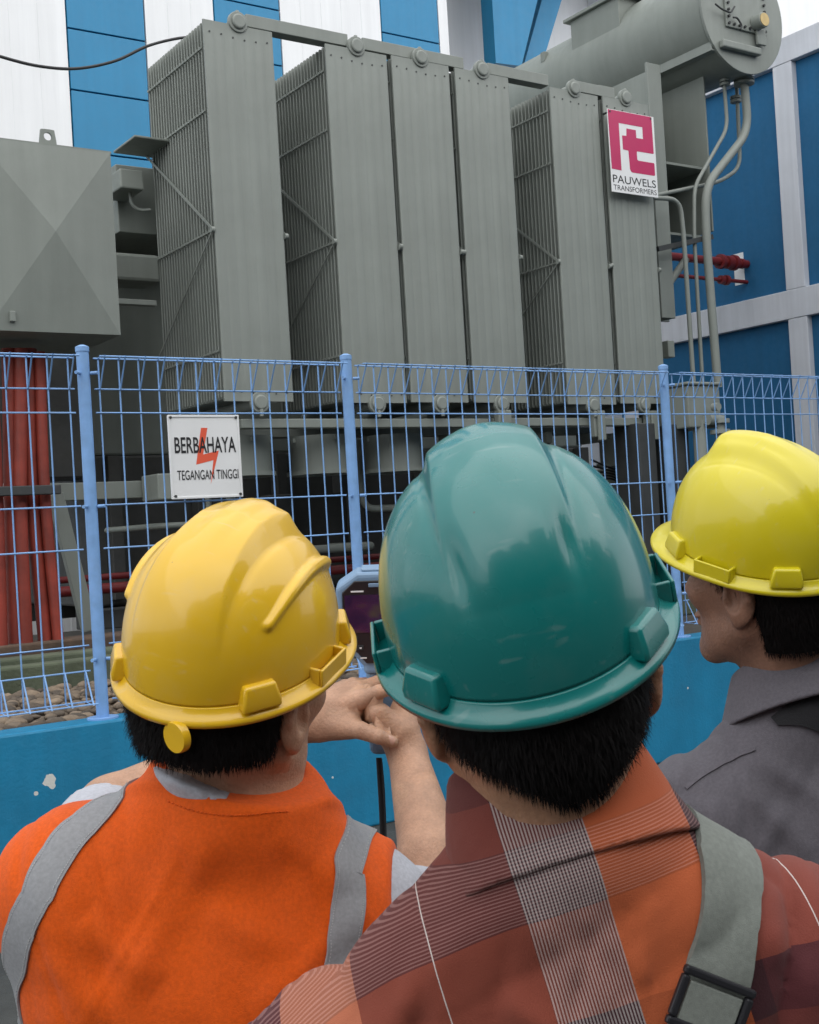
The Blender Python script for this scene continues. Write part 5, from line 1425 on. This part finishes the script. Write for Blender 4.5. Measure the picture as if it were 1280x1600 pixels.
# ------------------------------------------------------------------ man on the right: grey work shirt
pr = thing('person', 'man in a slate grey work shirt at the right edge looking left', 'person', (1.36, 1.02, 0), 'men looking at the transformer')
HR = Head(POSE['R'][0], RRt, -.74, .10, -.14)
TRt = rot_local(-.22, -.05, -.06)
C7R = P(1292, 1105, 1.575)
shLR = P(1096, 1292, 1.60); shRR = shLR+TRt@np.array([.345, 0, 0])
midR = (shLR+shRR)/2
pelR = np.array([midR[0], midR[1], C7R[2]-.48]); LgR = legs(C7R[2], pelR, TRt)
neckR = dn(C7R, TRt, -.01, .062, -.005)
elLR = shLR-CR_*.04-CU_*.27+CF_*.03; wrLR = elLR+CF_*.19-CU_*.13+CR_*.06
elRR = shRR+CR_*.05-CU_*.27+CF_*.02; wrRR = elRR+CF_*.18-CU_*.15-CR_*.03
def f_torsoR(p): return torso(p, C7R, midR, shLR, shRR, TRt, neckR, None, pelR, r_sh=.058, bulk=1.0)
def f_skinR(p):
    d = smin(HR.f(p), rcone(p, HR.w((0, -.022, -.07)), neckR, .056, .060), .025)
    d = smin(d, f_torsoR(p), .03)
    for s_, e_, w_ in ((shLR, elLR, wrLR), (shRR, elRR, wrRR)):
        a = smin(rcone(p, s_, e_, .048, .040), rcone(p, e_, w_, .041, .027), .015); d = smin(d, smin(a, simple_hand(p, e_, w_), .012), .02)
    return smin(d, f_legs(p, LgR), .03)
lo, hi = hb_(HR); lo = np.minimum(lo, neckR-.07); hi = np.maximum(hi, neckR+.07)
body_mesh('body', f_skinR, [(lo, hi, .003), (*box_of([pelR, shLR, shRR]+[q for l in LgR for q in l], .16), .014), (*box_of([wrLR, elLR], .13), .004), (*box_of([wrRR, elRR], .13), .004)], M['skin3'], pr)
eyes(pr, HR)
def f_hairR(p):
    q = HR.loc(p); d = smin(HR.skull(p), rcone(p, HR.w((0, -.030, -.07)), dn(neckR, TRt, 0, -.01, 0), .052, .048), .03)-.009
    d = np.maximum(d, -(q[:, 2]+.115+.1*np.abs(q[:, 0])))
    a = q[:, 1]+.028                                   # behind the ear
    b = np.maximum(q[:, 1]-.045, -(q[:, 2]+.066-.5*np.maximum(q[:, 1]-.0, 0)))       # temple
    d = np.maximum(d, np.minimum(a, b))
    return np.maximum(d, (p-np.array(POSE['R'][0]))@RRt[:, 2]+.019)
lo, hi = box_of([HR.w((-.09, -.12, -.15)), HR.w((.09, .06, .06)), HR.w((.09, -.12, -.15)), HR.w((-.09, .06, .06))], .03)
add_hair(pr, HR, f_hairR, lo, hi, dirn(HR), 11000, 11, lambda P_: (P_-np.array(POSE['R'][0]))@RRt[:, 2] < -.022)
def f_shirtR(p):
    d = f_torsoR(p)
    for s_, e_, w_ in ((shLR, elLR, wrLR), (shRR, elRR, wrRR)):
        a = smin(rcone(p, s_, e_, .060, .055), rcone(p, e_, w_, .052, .040), .015); a = np.maximum(a, (p-w_)@((w_-e_)/np.linalg.norm(w_-e_)))
        d = smin(d, a, .022)
    q = (p-shLR)@TRt
    d = d-.013+folds(p, TRt@np.array([.7, .3, 1]), TRt@np.array([1, 0, -.7]), .0032, 6.6)+creases(p, [((1092, 1196), (1046, 1250), .007, .010), ((1066, 1250), (1050, 1320), .005, .010), ((1150, 1215), (1270, 1340), .0045, .014), ((1190, 1190), (1300, 1260), .004, .012), ((1110, 1250), (1130, 1340), .004, .012), ((1230, 1260), (1180, 1350), .004, .012)], 1.52)
    # armhole and yoke seams
    sm = np.abs(q[:, 0]-.018-.15*q[:, 2]); d = d+.0016*np.exp(-(sm/.003)**2)-.0012*np.exp(-((sm-.010)/.006)**2)
    hole = rcone(p, neckR-TRt[:, 2]*.02, dn(neckR, TRt, 0, .02, .2), .064, .074)
    return np.maximum(np.maximum(smax(d, -hole, .006), pelR[2]-.12-p[:, 2]), (p-dn(C7R, TRt, 0, 0, .03))@TRt[:, 2])
body_obj('work_shirt', f_shirtR, *box_of([shLR, shRR, pelR-CU_*.1, elLR, elRR, wrLR, wrRR, C7R], .12), .006, M['workshirt'], pr)
fc2, cc2 = collar(None, C7R, TRt, neckR, -.42, .074, .106, -.020, .056, .004, fwd=.066)
body_obj('collar', fc2, cc2-.15, cc2+.15, .0035, M['workshirt'], pr)
A, B_ = stripe_pts(f_shirtR, [(1206, 1122), (1240, 1096), (1285, 1076), (1330, 1062)], [(1216, 1134), (1250, 1134), (1285, 1146), (1330, 1166)])
if len(A) > 2: strip('shoulder_strap', f_shirtR, A, B_, M['strapblack'], pr, lift=.003, thick=.002)
tape(f_shirtR, [(1058, 1240), (1082, 1262), (1112, 1292), (1150, 1334)], .005, M['workshirt'], pr, [CF_*.03+CU_*.005], [-CU_*.05, -CU_*.05], name='armhole_seam', stitch=False)
tape(f_shirtR, [(1072, 1232), (1104, 1208), (1140, 1188), (1180, 1170)], .005, M['workshirt'], pr, name='yoke_seam', stitch=False)
lower_clothes(pr, pelR, LgR, pelR[2]+.03)
